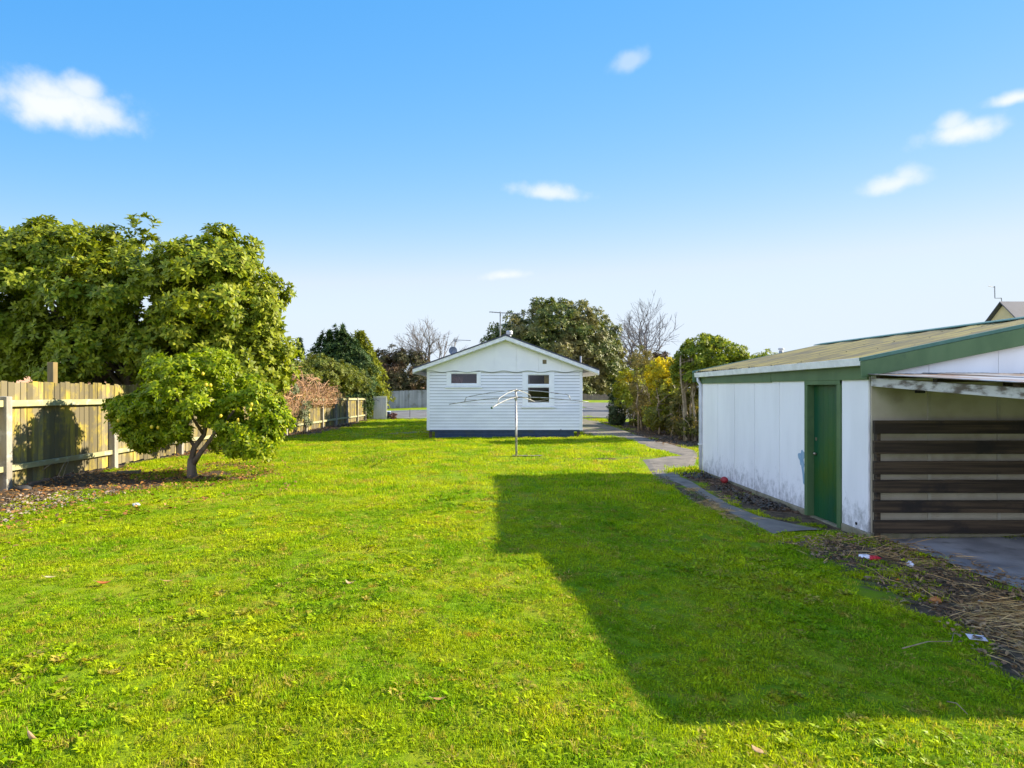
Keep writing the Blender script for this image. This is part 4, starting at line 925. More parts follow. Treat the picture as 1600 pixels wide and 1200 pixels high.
# right-hand hedge row
HEDL = leafmat('hedge leaf', (.11,.16,.012), (.25,.28,.022), (.17,.20,.02), .45, .5, .2, .8)
DHED = leafmat('dark hedge leaf', (.02,.045,.012), (.04,.065,.018), (.03,.05,.015), .15, .5, .3, 1.0)
YELL = leafmat('golden leaf', (.58,.47,.012), (.68,.56,.02), (.40,.38,.02), .5, .5, .3, 1.2, (1.3,1.2,.3))
OLIV = leafmat('olive leaf', (.12,.11,.03), (.20,.16,.05), (.11,.12,.025), .35, .6, .25, 1.0)
def shrub(name, label, px, pbase, y, ells, K, rc, per, Ln, W, lm, seed, tr=.04, trunks=None, low=-.9, n_limb=10, **kw):
    x = at(px, VY, y).x; kw.setdefault('bark', PALEB)
    return grow(name, label, (x, y, Hf(x, y)), ells, K, rc, per, 5, Ln, W, lm, seed, low=low, trunk_r=tr, cat='shrub', trunks=[(x+a, y+b) for a, b in (trunks or [(0, 0)])], n_limb=n_limb, **kw)
PALEB = mat('pale dry stem', (.30,.24,.14), (.20,.15,.09), 6, isl=.3, rough=.9)
y = 34.0; shrub('hedge_shrub', 'dense dark clipped shrub at the driveway end of the hedge', 964, 664, y, [E(964,640,y,.45,.7,.9), E(966,612,y,.5,.7,.6), E(962,655,y,.4,.6,.4)], 80, .22, 18, .11, .05, DHED, 51)
y = 33.0; shrub('shrub', 'bright lime-green shrub with yellow flecks next to the dark clipped one', 985, 660, y, [E(985,600,y,.8,.8,.8), E(980,622,y,.7,.7,.7), E(990,585,y,.5,.6,.5)], 80, .24, 16, .13, .05, leafmat('lime leaf', (.14,.20,.01), (.28,.30,.02), (.42,.34,.02), .45), 52)
y = 29.0; shrub('shrub', 'brown-olive twiggy shrub in the middle of the right hedge', 1010, 672, y, [E(1012,600,y,.8,.9,1.0), E(1008,575,y,.6,.7,.7), E(1010,635,y,.7,.8,.8), E(1003,560,y+1,.5,.6,.6)], 110, .26, 14, .13, .035, OLIV, 53, trunks=[(-.5,-.4),(-.2,0),(.0,-.5),(.15,.2),(.3,-.6)])
y = 27.0; shrub('golden_shrub', 'golden yellow shrub glowing in the sun above the right hedge', 1042, 678, y, [E(1042,578,y,.8,.8,.5), E(1028,588,y,.55,.6,.5), E(1056,594,y,.5,.6,.55), E(1040,600,y-.5,.7,.6,.5)], 110, .22, 16, .14, .045, YELL, 54, trunks=[(0,0),(.2,.1)])
shrub('shrub', 'green twiggy shrub under the golden yellow crown in the right hedge', 1043, 680, 26.3, [E(1045,615,26.3,.75,.9,.7), E(1050,645,26.3,.65,.8,.6), E(1028,650,26.3,.5,.8,.6), E(1060,605,26.3,.4,.6,.6)], 110, .26, 13, .15, .05, leafmat('bright olive leaf', (.13,.17,.012), (.27,.27,.02), (.17,.16,.03), .45, big=1.4), 55, trunks=[(-.5,-.4),(-.3,.1),(-.05,-.5),(.1,0),(.4,.1),(.3,-.6)])
y = 22.5; shrub('tall_shrub', 'tall rounded green shrub with bare stems beside the far end of the shed', 1103, 690, y, [E(1085,560,y,.8,.9,.75), E(1120,552,y,.95,.95,.65), E(1105,585,y,1.3,1.1,.7), E(1142,575,y,.6,.8,.5), E(1078,590,y,.6,.7,.6), E(1100,545,y+.4,.7,.7,.5)], 170, .25, 18, .14, .055, HEDL, 56, tr=.05, low=-.5, trunks=[(-.9,-.2),(-.7,-.1),(-.55,-.35),(-.45,.2),(-.15,-.2),(.1,.3),(.5,0)], n_limb=12)
y = 23.5; shrub('shrub', 'thin straggly shrub with dry stems low in the hedge', 1066, 690, y, [E(1068,640,y,.4,.6,.9), E(1072,665,y,.4,.7,.4)], 60, .2, 9, .12, .035, OLIV, 57, trunks=[(-.1,0),(.2,.1),(.4,-.1)])
UNDR = leafmat('undergrowth leaf', (.07,.08,.015), (.16,.16,.03), (.13,.10,.04), .4, .6, .2, 1.3)
for i_, (px_, yy_, pz_, lab_) in enumerate([(1083,21.6,652,'dark scrubby undergrowth at the foot of the tall rounded shrub'), (1062,24.5,645,'dim leafy undergrowth below the thin straggly shrub'), (1030,28.2,648,'dull scrub filling the hedge under the golden crown, driveway side'), (1000,31.2,640,'brown scrub between the lime-green and the brown-olive shrubs')]):
    shrub('undergrowth_shrub', lab_, px_, 690, yy_+.6, [E(px_+6,pz_,yy_+1.2,.9,.9,.85), E(px_+16,pz_-14,yy_+1.6,1.0,1.0,.9), E(px_+2,pz_+14,yy_+1.0,.7,.7,.5)], 90, .28, 12, .14, .05, UNDR, 150+i_, trunks=[(-.3,0),(.1,.2),(.5,.1)])
bf = thing('boundary_fence', 'brown timber boundary fence half hidden behind the right hedge', 'fence', (10.6, 26, -.1))
bp = MB(); yv = 13.8; BFM = mat('brown fence paling', (.16,.10,.055), (.11,.07,.04), 5, isl=.25, rough=.9, stretch=(1,1,.15))
while yv < 37: bp.box(10.58, 10.6, yv, yv+.145, Hf(10.6,yv)-.05, Hf(10.6,yv)+1.75+rnd.uniform(-.02,.02)); yv += .15
part('paling_panel', bp, BFM, bf)
for zr in (.35, 1.4): part('rail', MB().bar((10.55,13.8,Hf(10.6,13.8)+zr), (10.55,37,Hf(10.6,37)+zr), .04, .09), BFM, bf)
# distant garden greenery behind the right hedge
y = 60; grow('broadleaf_tree', 'dull brown-green tree at the foot of the bare tree on the right', (at(1010,VY,y).x, y, -.6), [E(985,590,y,2.6,2,2.4), E(1015,575,y,2.4,2,1.8), E(1040,580,y,2,2,2.0), E(1000,600,y,3,2,2)], 110, .5, 16, 5, .3, .1, BROWNL, 61, low=-.8, simple=True, bark=DARKBARK)
y = 38; grow('broadleaf_tree', 'dark green tree top peeping over the shed roof', (at(1190,VY,y).x, y, -.3), [E(1192,566,y,.9,1,.7), E(1175,580,y,1.2,1.2,1.0), E(1205,583,y,1.2,1.2,1.0)], 70, .3, 16, 5, .2, .07, HEDL, 62, simple=True)

# bare winter trees
def bare_tree(label, px, pbase, ptop, y, wpx, seed, lean=0):
    r = random.Random(seed); x = at(px, VY, y).x; g_ = Hf(x, y); hgt = zz(ptop, y)-g_; half = wpx/F*y/2
    t = thing('bare_tree', label, 'tree', (x, y, g_)); tr, br = MB(), MB()
    top = Vector((x+lean, y, g_+hgt*.30)); r0 = .028*hgt
    tr.tube([(x,y,g_-.2), (x+lean*.4,y,g_+hgt*.15), top], [r0*1.3, r0, r0*.85], 8); part('trunk', tr, mat('bare tree bark', (.12,.10,.085), (.08,.065,.055), 4), t, smooth=True)
    def grow_(p, d, ln, rad, depth):
        pts = [p]; q = p
        for k in range(3):
            d = (d+Vector((r.gauss(0,.16), r.gauss(0,.16), r.gauss(.04,.12)))).normalized(); q = q+d*ln/3; pts.append(q)
        br.tube(pts, [rad, rad*.88, rad*.76, rad*.62], 5 if depth > 3 else 3, cap=False)
        if depth == 0: return
        for k in range(r.choice((2,3,3)) if depth > 1 else 3):
            a = r.uniform(.3, .75); ax = d.orthogonal().normalized(); ax.rotate(Matrix.Rotation(r.uniform(0,6.283), 3, d)); nd = d.copy(); nd.rotate(Matrix.Rotation(a, 3, ax)); nd.z += .10
            grow_(pts[r.choice((1,2,3,3))], nd.normalized(), ln*r.uniform(.62,.86), max(rad*.58, .018), depth-1)
    for k in range(6):
        a = 6.283*k/6+r.uniform(-.3,.3); o_ = half/hgt*1.5
        grow_(top-Vector((0,0,r.uniform(0,.1)*hgt)), Vector((math.cos(a)*o_, math.sin(a)*o_, r.uniform(.8,1.2))).normalized(), hgt*.24, r0*.5, 5)
    part('branches', br, mat('bare tree twigs', (.14,.115,.10), (.09,.075,.065), 3), t)
bare_tree('leafless grey tree standing left of the house roof across the street', 668, 630, 482, 84, 78, 71)
bare_tree('leafless brownish tree right of the huge round evergreen', 1002, 640, 470, 72, 92, 73)

# ------------------------------------------------------------------ street: fences, houses, bin
def slab_fence(name, label, pts, h, m, cat='fence', lower=0):
    t = thing(name, label, cat, (*pts[0], Hf(*pts[0]))); pm = MB(); pts = [np.array(p) for p in pts]; pos_ = MB()
    for a, b in zip(pts[:-1], pts[1:]):
        n = max(2, int(np.linalg.norm(b-a)/.17)); dv = (b-a)/n; nv = np.array((-dv[1], dv[0])); nv = nv/np.linalg.norm(nv)*.02
        for k in range(n):
            p, q = a+dv*(k+.03), a+dv*(k+.97); z0 = Hf(*p); z1 = z0+h+rnd.uniform(-.02,.02)
            pm.hexa([(p[0],p[1],z0),(q[0],q[1],z0),(q[0]+nv[0],q[1]+nv[1],z0),(p[0]+nv[0],p[1]+nv[1],z0)], [(p[0],p[1],z1),(q[0],q[1],z1),(q[0]+nv[0],q[1]+nv[1],z1),(p[0]+nv[0],p[1]+nv[1],z1)])
        for zr in (.3, h*.85):
            part('rail', MB().bar((*(a+nv*3),Hf(*a)+zr), (*(b+nv*3),Hf(*b)+zr), .05, .09), m, t)
    part('paling_panel', pm, m, t); return t
GREYF = mat('weathered grey paling', (.30,.30,.31), (.22,.22,.235), 1.5, isl=.18, rough=.9, stretch=(1,1,.15), c3=(.16,.16,.14), s3=.8)
slab_fence('street_fence', 'tall weathered grey paling fence across the street at the left', [(at(580,VY,83).x,83),(at(602,VY,78).x,78),(at(700,VY,77).x,77)], 2.35, GREYF)
slab_fence('street_fence', 'low brown fence far across the junction right of the house', [(10,112),(40,112)], 1.3, mat('brown paling', (.20,.14,.11), (.15,.11,.09), 2, isl=.15))
# far verge hedge greenery right of house
y = 118; grow('hedge', 'line of bright green hedge behind the far brown fence', (24, y, -.7), [((x_, y, 1.0), (3.2, 1.5, 1.5)) for x_ in (14,18,22,26,30)], 160, .7, 12, 5, .5, .2, HEDL, 81, simple=True, cat='hedge')
# pale end panel at the far end of the fence
gx = XF+.25; gy_ = 46.6; gpn = thing('gate', 'pale lilac-grey flat gate closing the far end of the fence', 'gate', (at(594,VY,gy_).x, gy_, Hf(-8,gy_)))
PG = mat('pale grey gate paint', (.55,.52,.54), (.47,.45,.47), 3, rough=.7, stretch=(2,1,.3))
gm_ = MB(); xa, xb = at(583.5,VY,gy_).x, at(602.5,VY,gy_).x; n = 6; zb_ = zz(655,gy_)
for k in range(n): gm_.box(xa+(xb-xa)*k/n+.004, xa+(xb-xa)*(k+1)/n-.004, gy_, gy_+.03, zb_+.03, zz(620.5,gy_))
part('board_panel', gm_, PG, gpn)
part('frame', MB().box(xa-.02, xb+.1, gy_-.03, gy_-.001, zz(621.5,gy_), zz(619,gy_)).box(xb+.005, xb+.10, gy_-.02, gy_+.06, zb_-.1, zz(621.6,gy_)), mat('cream trim', (.62,.60,.48)), gpn)
# wheelie bin and reddish shrub
yb2 = 47.2; xb0, xb1 = at(603.5,VY,yb2).x, at(609,VY,yb2).x; zb2, zt2 = zz(653,yb2), zz(643,yb2)
binx = thing('wheelie_bin', 'small dark blue bin with a pale lid beside the far gate', 'bin', ((xb0+xb1)/2, yb2+.2, zb2))
part('bin_body', MB().hexa([(xb0+.03,yb2+.03,zb2),(xb1-.03,yb2+.03,zb2),(xb1-.03,yb2+.4,zb2),(xb0+.03,yb2+.4,zb2)], [(xb0,yb2,zt2-.06),(xb1,yb2,zt2-.06),(xb1,yb2+.45,zt2-.06),(xb0,yb2+.45,zt2-.06)]), mat('blue plastic', (.02,.05,.12), rough=.5), binx, bevel=.01)
part('lid', MB().hexa([(xb0-.02,yb2-.03,zt2-.058),(xb1+.02,yb2-.03,zt2-.058),(xb1+.02,yb2+.48,zt2-.02),(xb0-.02,yb2+.48,zt2-.02)], [(xb0-.02,yb2-.03,zt2-.02),(xb1+.02,yb2-.03,zt2-.02),(xb1+.02,yb2+.48,zt2+.03),(xb0-.02,yb2+.48,zt2+.03)]), mat('pale plastic', (.35,.42,.55)), binx)
y = 46.9; grow('shrub', 'small dark red-brown rounded shrub at the road edge by the bin', (at(614,VY,y).x, y, Hf(-7,y)), [E(614,650,y,.32,.3,.26)], 24, .12, 14, 5, .09, .035, leafmat('reddish leaf', (.10,.04,.035), (.14,.05,.04), (.07,.05,.03), .15), 83, low=-1, cat='shrub', trunk_r=.01, n_limb=4)
yp_ = 47.6; v = at(640.5,654,yp_); sp_ = thing('street_pole', 'thin dark stake standing at the near kerb of the street', 'stake', (v.x, yp_, v.z))
part('shaft', MB().tube([(v.x,yp_,v.z-.2),(v.x,yp_,zz(640,yp_))], .025, 8), mat('dark stake', (.04,.04,.05)), sp_)
part('cap', MB().ball((v.x,yp_,zz(640,yp_)), .035, 8), mat('stake cap', (.06,.06,.07)), sp_)

def simple_house(name, label, x0, x1, y0, y1, zg, ze, zr, wallc, roofc, along='x', over=.4, cat='house'):
    t = thing(name, label, cat, ((x0+x1)/2, (y0+y1)/2, zg)); W_ = mat(name+' wall', wallc, tuple(c*.88 for c in wallc), 1, rough=.8); Rm = mat(name+' roof', roofc, tuple(c*.8 for c in roofc), 1.2, rough=.7)
    wm = MB()
    if along == 'x':
        ym = (y0+y1)/2; wm.prism([(y0,zg-.6),(y1,zg-.6),(y1,ze),(ym,zr-.06),(y0,ze)], 'x', x0, x1); s = (zr-ze)/(ym-y0)
        for a, b in ((y0-over, ym), (ym, y1+over)):
            za = ze-over*s if a < y0 else zr; zb3 = zr if a < y0 else ze-over*s
            part('roof', MB().prism([(a,za),(b,zb3),(b,zb3+.09),(a,za+.09)], 'x', x0-over, x1+over), Rm, t)
        for wx in np.arange(x0+1.2, x1-1.4, 3.2): part('window', MB().box(wx, wx+1.3, y0-.04, y0+.02, zg+1.0, zg+2.1), mat('far window', (.03,.035,.04), rough=.1), t)
    else:
        xm = (x0+x1)/2; wm.prism([(x0,zg-.6),(x1,zg-.6),(x1,ze),(xm,zr-.06),(x0,ze)], 'y', y0, y1); s = (zr-ze)/(xm-x0)
        for a, b in ((x0-over, xm), (xm, x1+over)):
            za = ze-over*s if a < x0 else zr; zb3 = zr if a < x0 else ze-over*s
            part('roof', MB().prism([(a,za),(b,zb3),(b,zb3+.09),(a,za+.09)], 'y', y0-over, y1+over), Rm, t)
        for wx in np.arange(x0+1.2, x1-1.4, 3.2): part('window', MB().box(wx, wx+1.3, y0-.04, y0+.02, zg+1.0, zg+2.1), mat('far window', (.03,.035,.04), rough=.1), t)
    part('wall', wm, W_, t); return t
ya_ = 40.0; v = at(1562, 471, ya_)
nh = simple_house('neighbour_house', 'distant cream house with steep slate-grey roof above the shed ridge', v.x+.3, v.x+14, ya_-3.6, ya_+3.6, -.2, v.z-3.9, v.z-.09, (.60,.50,.26), (.085,.085,.105), 'x', .3)
av = at(1555, 480, ya_); aer = thing('roof_aerial', 'thin mast aerial beside the distant cream house gable', 'aerial', (av.x+.5, ya_+.2, v.z))
part('mast', MB().tube([(v.x+.25,ya_+.1,v.z-.1), (v.x+.2,ya_+.1,v.z+.25), at(1554.5,466,ya_), at(1554,447,ya_)], .03, 6), ALU, aer)
part('boom', MB().tube([at(1544,447,ya_), at(1555,449,ya_)], .02, 5), ALU, aer)
simple_house('neighbour_house', 'low neighbouring house hidden behind the shed roof', 13.5, 20, 28, 34, -.2, 2.35, 3.45, (.5,.5,.47), (.2,.2,.2), 'x', .3)
fl_ = at(1220.5, 572, 31); flue = thing('flue_pipe', 'grey metal flue with round cowl rising behind the shed roof', 'flue', (fl_.x, 31, 3.4))
FL = mat('galvanised flue', (.30,.32,.36), (.24,.26,.29), 6, rough=.5, metal=.3)
part('pipe', MB().tube([(fl_.x,31,3.2), (fl_.x,31,zz(549,31))], .11, 12), FL, flue, smooth=True)
part('cowl', MB().lathe((fl_.x,31,zz(549,31)), [(.12,0),(.09,.03),(.09,.08),(.145,.09),(.145,.17),(.09,.19)], 12), mat('flue cowl', (.5,.5,.5), metal=.2), flue)
simple_house('neighbour_house', 'pinkish brown house glimpsed through the tree at far left', -34, -24.5, 30, 38, -.1, 3.6, 5.4, (.38,.22,.17), (.30,.25,.24), 'y', .4)
yr = 60; simple_house('neighbour_house', 'house with pale grey roof showing above the vine-covered fence', at(400,VY,yr).x, at(474,VY,yr).x, yr, yr+9, -.7, zz(572,yr), zz(556,yr), (.30,.28,.27), (.48,.47,.52), 'x', .3)
yr = 100; simple_house('neighbour_house', 'house with orange tiled roof just left of the white house', at(645,VY,yr).x, at(700,VY,yr).x, yr, yr+8, -.7, zz(607,yr), zz(599,yr), (.7,.66,.6), (.50,.24,.13), 'x', .3)

# ------------------------------------------------------------------ litter, debris and small things
def drop(name, x, y, lift=0): return (x, y, Hf(x, y)+lift)
rb = np.random.default_rng(77)
def scatter_leaves(name, label, poly, n, size, wid, lm, seed, bias=None, lift=.012, tilt=.35):
    r = np.random.default_rng(seed); x0, y0 = poly.min(0); x1, y1 = poly.max(0); x = r.uniform(x0, x1, n*6); y = r.uniform(y0, y1, n*6)
    k = (sdist(x, y, poly)+.3*fbm(x, y, 1.6, seed) > .0) & (fbm(x, y, 1.1, seed+1) > -.35*(0 if bias is None else 1)-.3+.0*x)
    if bias is not None: k &= bias(x, y)
    x, y = x[k][:n], y[k][:n]; m_ = len(x); a = r.uniform(0, 6.283, m_); d = np.stack([np.cos(a), np.sin(a), r.normal(0, tilt, m_)], 1)
    P = np.stack([x, y, H(x, y)+lift+r.uniform(0, .03, m_)], 1); nn = np.stack([r.normal(0, tilt, m_), r.normal(0, tilt, m_), np.ones(m_)], 1)
    me = leaf_mesh(name, P, d, nn, size*r.uniform(.5, 1.2, m_), wid*r.uniform(.6, 1.2, m_), .3, .15)
    return tag(link(name, me, lm), label, 'leaves', kind='stuff')
DEADL = leafmat('dead leaf', (.30,.13,.025), (.40,.22,.07), (.18,.085,.03), .12, .6, .3, 3.0, (1.3,.9,.4))
nearf = lambda x, y: (y < 19) & (x > XF-.05)
bedA2 = polyw([(-260,1000),(0,880),(120,835),(260,800),(380,782),(470,765),(480,735),(420,712),(330,712),(250,735),(100,770),(-260,850)])
scatter_leaves('fallen_leaves', 'loose brown leaves thinning out from the bed into the lawn grass', bedA2, 420, .10, .05, DEADL, 191, lift=.03)
scatter_leaves('fallen_leaves', 'brown fallen leaves strewn along the fence and under the lemon tree', bedA, 4600, .095, .045, DEADL, 91, bias=nearf)
scatter_leaves('fallen_leaves', 'thin line of brown leaves and twigs below the far fence', bedA, 900, .16, .08, leafmat('dry reddish litter', (.20,.10,.055), (.26,.15,.09), (.12,.07,.04), .1), 92, bias=lambda x, y: (y > 19) & (x > XF-.1))
scatter_leaves('fallen_leaves', 'dark dead leaves on the soil against the shed', np.array([(4.6,13.4),(4.75,9.6),(5.15,9.2),(5.15,13.4)]), 700, .10, .045, leafmat('dark litter', (.06,.045,.03), (.11,.08,.05), (.04,.03,.02), .05), 93)
scatter_leaves('fallen_leaves', 'dry leaves under the right hedge', bedC, 1200, .14, .06, leafmat('hedge litter', (.22,.13,.07), (.15,.10,.06), (.10,.07,.04), .1), 94, bias=lambda x, y: x < 10)
# straw
def straw(name, label, poly, n, seed, lm_=(.12,.38), bias=.0):
    r = np.random.default_rng(seed); x0, y0 = poly.min(0); x1, y1 = poly.max(0); x = r.uniform(x0, x1, n*12); y = r.uniform(y0, y1, n*12)
    k = (sdist(x, y, poly)+.25*fbm(x, y, 2.3, seed) > .02) & (fbm(x, y, 1.5, seed+3) > bias) & (np.abs(x/y) < 1.2)
    x, y = x[k][:n], y[k][:n]; m_ = len(x); a = r.normal(-.5, .7, m_); hgt = np.clip(fbm(x, y, 1.5, seed+3), 0, 1)*.10
    d = np.stack([np.cos(a), np.sin(a), r.normal(0, .18, m_)], 1); P = np.stack([x, y, H(x, y)+.015+hgt*r.uniform(0, 1, m_)], 1)
    me = leaf_mesh(name, P, d, np.stack([r.normal(0,.5,m_), r.normal(0,.5,m_), np.ones(m_)], 1), r.uniform(*lm_, m_), .006*r.uniform(.6,1.4,m_), .2, .12)
    return tag(link(name, me, leafmat(name+' blade', (.50,.31,.11), (.66,.46,.20), (.32,.18,.07), .2, .6, .2, 4.0, (1.2,1,.5))), label, 'straw', kind='stuff')
straw('straw', 'dry straw-coloured cut grass heaped at the right beside the concrete floor', polyw([(1475,925),(1530,925),(1600,938),(1700,960),(1750,1075),(1600,1050),(1540,1000),(1490,965)]), 1700, 95, bias=-9)
straw('straw', 'small dry tuft of straw by the white paper scrap', polyw([(1385,868),(1410,862),(1440,868),(1450,880),(1420,884),(1390,878)]), 260, 195, (.08,.22), bias=-9)
straw('straw', 'sparse dry stalks scattered over the dark soil and shaded grass', bedD, 1000, 295, bias=-9)
straw('straw', 'short dry clippings along the edge of the path', polyw([(1060,765),(1085,765),(1140,800),(1200,838),(1340,838),(1345,850),(1200,850),(1120,805)]), 900, 96, (.06,.2))
scatter_leaves('fallen_leaves', 'brown leaf scraps and clippings trodden into the soil by the concrete floor', bedD, 1700, .07, .028, leafmat('brown scraps', (.20,.11,.05), (.30,.19,.09), (.11,.07,.04), .1), 196, bias=lambda x, y: (x > 0) & (sdist(x, y, bedD) > .06), tilt=.25)
scatter_leaves('fallen_leaves', 'brown scraps of dead grass along the lawn edge of the path', np.vstack([bedE]), 500, .06, .02, leafmat('path edge scraps', (.20,.13,.06), (.28,.20,.10), (.11,.08,.04), .1), 197, lift=.02)
# dark crumbly soil lumps
def lumps(name, label, poly, n, smin, smax, m, seed):
    r = np.random.default_rng(seed); x0, y0 = poly.min(0); x1, y1 = poly.max(0); x = r.uniform(x0, x1, n*8); y = r.uniform(y0, y1, n*8)
    k = sdist(x, y, poly) > (.25 if n == 900 else .02); x, y = x[k][:n], y[k][:n]; mb = MB()
    for a, b in zip(x, y):
        s = smin*(smax/smin)**r.uniform(); o = len(mb.v); mb.ball((a, b, Hf(a, b)+s*.15), s, 6, (r.uniform(.8,1.4), r.uniform(.8,1.4), r.uniform(.4,.7)))
        for i in range(o, len(mb.v)): v = mb.v[i]; mb.v[i] = tuple(c+r.normal()*s*.16 for c in v)
    return tag(part(name, mb, m), label, 'soil', kind='stuff')
SOILM = mat('dark soil', (.060,.038,.022), (.11,.072,.042), 14, rough=1, isl=.4, bs=.5, bscale=60)
lumps('soil', 'dark crumbled soil banked against the shed foundation', np.array([(4.62,13.5),(4.7,11),(4.8,9.5),(5.17,9.3),(5.17,13.5)]), 700, .012, .07, SOILM, 97)
lumps('soil', 'dark crumbled soil between the lawn and the concrete floor', bedD, 900, .008, .045, SOILM, 98)
lumps('soil', 'dark clods below the near fence', bedA[(bedA[:,1] < 17)], 500, .01, .06, SOILM, 99)
bark_chip = mat('pale bark chip', (.34,.27,.20), (.24,.18,.13), 8, isl=.3)
scatter_leaves('bark_chips', 'pale bark chips and leaf scraps at the bed edge', polyw([(0,780),(120,772),(235,768),(180,776),(60,802),(0,822)]), 330, .07, .04, bark_chip, 90, bias=lambda x, y: y < 16)

# individual fallen leaves on the lawn
def leaf_thing(label, px, py, Ln, W, c, ang, curl, up=.02, stand=.0):
    x, y = gp(px, py); m_ = MB(); n = 8; z = Hf(x, y)+up
    for i in range(n+1):
        t = i/n; wv = W*math.sin(math.pi*min(1, t*1.02+.02))**.8*(1-.35*t)+.001
        for s in (-1, 0, 1): m_.v.append(((t-.5)*Ln, s*wv/2, curl*(t-.5)**2*Ln*2+abs(s)*wv*.28))
    for i in range(n):
        for s in (0, 1): m_.f.append((i*3+s, i*3+s+1, i*3+4+s, i*3+3+s))
    rot = Matrix.Rotation(ang, 3, 'Z') @ Matrix.Rotation(stand, 3, 'Y'); m_.v = [tuple(rot @ Vector(v)+Vector((x, y, z))) for v in m_.v]
    t = thing('fallen_leaf', label, 'leaf', (x, y, Hf(x, y)), 'fallen leaves on the lawn'); o = part('blade', m_, mat('leaf', c, tuple(k*.65 for k in c), 25, rough=.55), t, smooth=True)
    o.modifiers.new('thick', 'SOLIDIFY').thickness = .0012
    st = rot @ Vector((-.5*Ln-.025, 0, curl*.5*Ln+.012)); s2 = rot @ Vector((-.5*Ln, 0, curl*.5*Ln))
    part('stalk', MB().tube([Vector((x,y,z))+st, Vector((x,y,z))+s2], .0018, 5), mat('leaf stalk', (.3,.2,.1)), t)
leaf_thing('upright tan fallen leaf in the bottom left corner of the lawn', 47, 1165, .10, .065, (.55,.33,.18), 1.2, .5, .035, .9)
leaf_thing('orange-brown curled leaf on the lawn, left of the middle', 162, 917, .13, .07, (.50,.15,.03), .3, .5, .03)
leaf_thing('pale straw-coloured leaf near the left edge of the lawn', 78, 908, .11, .045, (.60,.48,.25), .1, .3, .035)
leaf_thing('narrow yellow-brown leaf right of the orange-brown curled one', 263, 914, .11, .04, (.50,.32,.10), .35, .4, .035)
leaf_thing('tan leaf with raised tip in the middle of the lawn', 546, 918, .11, .05, (.55,.36,.20), 2.6, .7, .035)
leaf_thing('brown leaf lying at the bottom centre of the lawn', 686, 1102, .08, .03, (.40,.22,.07), .2, .4, .035)
leaf_thing('tan leaf on the bottom edge of the lawn right of centre', 1183, 1186, .08, .05, (.48,.30,.14), 1.9, .4, .04)
leaf_thing('reddish leaf between the fence bed and the lawn', 168, 802, .12, .06, (.45,.14,.05), .1, .3, .035)
sx_, sy_ = gp(217, 996); sd = thing('seed_head', 'dry brown weed stalk standing alone in the lawn', 'weed', (sx_, sy_, Hf(sx_, sy_)))
part('stem', MB().tube([(sx_,sy_,Hf(sx_,sy_)),(sx_+.003,sy_,Hf(sx_,sy_)+.07),(sx_+.006,sy_,Hf(sx_,sy_)+.14)], .0022, 5), mat('dry stem', (.38,.27,.09)), sd)
part('head', MB().ball((sx_+.006,sy_,Hf(sx_,sy_)+.145), .007, 6, (1,1,1.4)), mat('dry head', (.12,.08,.05)), sd)
# litter by the shed
def crumple(name, label, px, py, rx, ry, rz, cols, seed, cat):
    x, y = gp(px, py); z = Hf(x, y); t = thing(name, label, cat, (x, y, z)); r = np.random.default_rng(seed)
    for k, (c, dx, dy, s, nm) in enumerate(cols):
        m_ = MB().ball((x+dx, y+dy, z+rz*.8), 1, 14, (rx*s, ry*s, rz*s))
        m_.v = [tuple(np.array(v)+r.normal(0, 1, 3)*np.array((rx, ry, rz))*.16*s) for v in m_.v]
        part(nm, m_, mat(nm, c, tuple(q*.85 for q in c), 30, rough=.4), t)
    return t
crumple('food_wrapper', 'crumpled white and red wrapper lying on the soil by the shed corner', 1358, 874, .075, .06, .03, [((.75,.76,.82), -.035, .02, 1.0, 'white_film'), ((.55,.02,.04), .035, -.02, .85, 'red_film')], 1, 'wrapper')
crumple('paper_scrap', 'small crumpled white paper scrap beside the straw', 1422, 885, .035, .03, .03, [((.72,.73,.80), 0, 0, 1, 'paper')], 2, 'paper')
crumple('orange_peel', 'small bright orange scrap in the shaded grass', 1403, 907, .022, .01, .01, [((.75,.20,.02), 0, 0, 1, 'peel')], 3, 'scrap')
crumple('dead_leaf_clump', 'orange-brown curled dead leaf in the straw', 1460, 942, .055, .03, .03, [((.42,.17,.05), 0, 0, 1, 'leaf_blade')], 4, 'leaf')
crumple('glass_scrap', 'tiny pale scrap at the straw edge near the concrete', 1532, 941, .022, .015, .012, [((.5,.55,.57), 0, 0, 1, 'scrap')], 5, 'scrap')
crumple('stone', 'small white stone on the lawn by the leaf bed', 213, 791, .06, .045, .03, [((.6,.58,.52), 0, 0, 1, 'stone_body')], 6, 'stone')
x, y = gp(1526, 1003); z = Hf(x, y)+.035; cd = thing('card', 'flat pale rectangular card lying in the shaded grass', 'card', (x, y, Hf(x, y)))
cdv = [Vector((sx2*.06, sy2*.038, 0)) for sx2, sy2 in ((-1,-1),(1,-1),(1,1),(-1,1))]; rm = Matrix.Rotation(-.35, 3, 'Z') @ Matrix.Rotation(.18, 3, 'X')
cdv = [rm @ v for v in cdv]
part('card_sheet', MB().hexa([v+Vector((x,y,z)) for v in cdv], [v+Vector((x,y,z+.002)) for v in cdv]), mat('card paper', (.62,.58,.60), (.55,.50,.52), 10), cd)
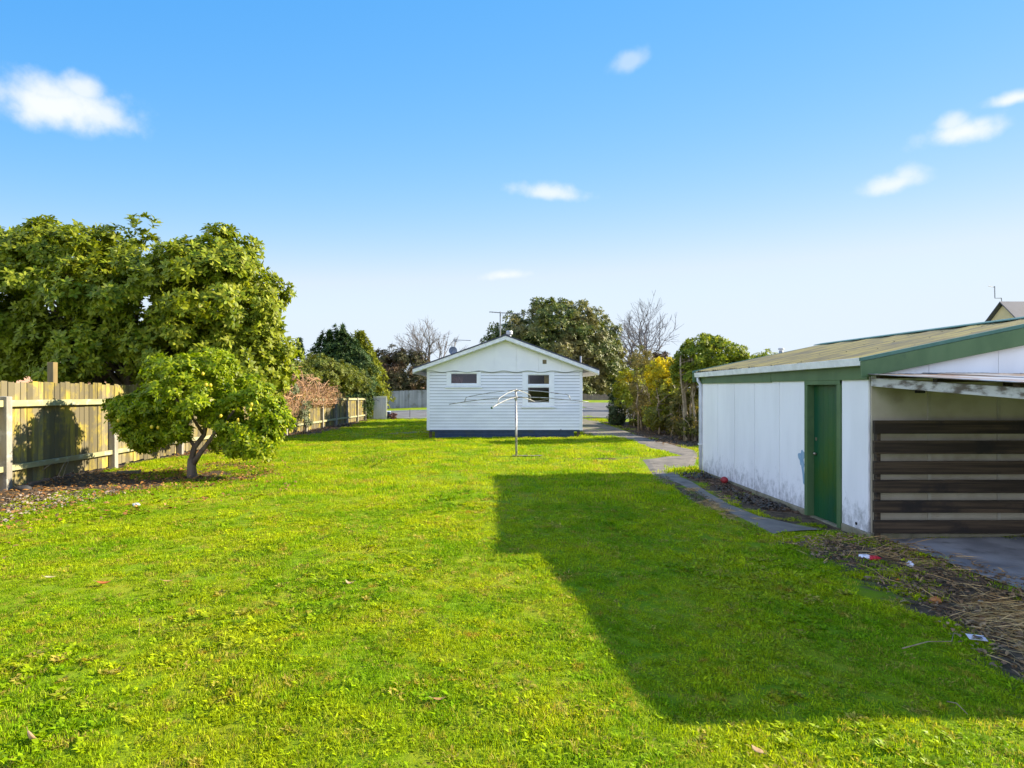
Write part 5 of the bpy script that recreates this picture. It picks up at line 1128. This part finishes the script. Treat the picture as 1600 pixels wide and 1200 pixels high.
part('printed_patch', MB().hexa([v*.45+Vector((x+.012,y,z+.0025)) for v in cdv], [v*.45+Vector((x+.012,y,z+.0035)) for v in cdv]), mat('card print', (.10,.08,.08)), cd)
x, y = gp(1128, 757); tag(part('ball', MB().ball((x+.05, y, Hf(x,y)+.09), .075, 16), mat('faded red ball', (.30,.015,.02), (.2,.02,.02), 12, rough=.5), smooth=True, base=(x+.05, y, Hf(x,y))), 'small faded red ball lying against the shed foundation', 'ball')
# sticks
def stick(label, pts, r=.008):
    p = [Vector(q) for q in pts]; t = thing('stick', label, 'stick', p[0], 'dry sticks'); part('twig', MB().tube(p, [r*(1-.5*i/(len(p)-1)) for i in range(len(p))], 5), mat('dry stick', (.30,.22,.13), (.2,.14,.08), 10), t, smooth=True); return t
yq = 12.6
stick('thin dry cane leaning against the near fence bay', [at(90,745,11.9), at(100,725,12.2), at(116,706,12.6)])
stick('second thin cane leaning beside the first against the fence', [at(98,746,11.9), at(104,728,12.2), at(112,712,12.5)], .006)
stick('dry stick lying sloped across the leaf bed', [at(66,735,12.2), at(78,726,12.4), at(92,721,12.6)], .01)
stick('long thin stick lying on the shaded lawn', [(*gp(1410,1018),.03), (*gp(1450,1014),.05), (*gp(1487,1013),.04), (*gp(1490,1006),.07)], .005)
stick('bent dark twig on the shaded lawn nearer the bottom', [(*gp(1480,1100),.03), (*gp(1495,1108),.05), (*gp(1512,1120),.03)], .005)
x, y = gp(190, 742); tag(part('timber_offcut', MB().bar((x-.1,y,Hf(x,y)+.05), (x+.35,y+.15,Hf(x,y)+.05), .14, .07), mat('mossy offcut', (.07,.065,.035), (.11,.09,.05), 9), base=(x,y,Hf(x,y)), bevel=.006), 'mossy dark block of timber lying by the second fence post', 'timber')
x, y = gp(35, 766); tag(part('rock', MB().ball((x,y,Hf(x,y)+.03), .13, 10, (1.4,.8,.6)), mat('dark rock', (.03,.03,.032), (.06,.055,.05), 10, bs=.4), base=(x,y,Hf(x,y)), smooth=True), 'dark rock at the foot of the near fence post', 'rock')
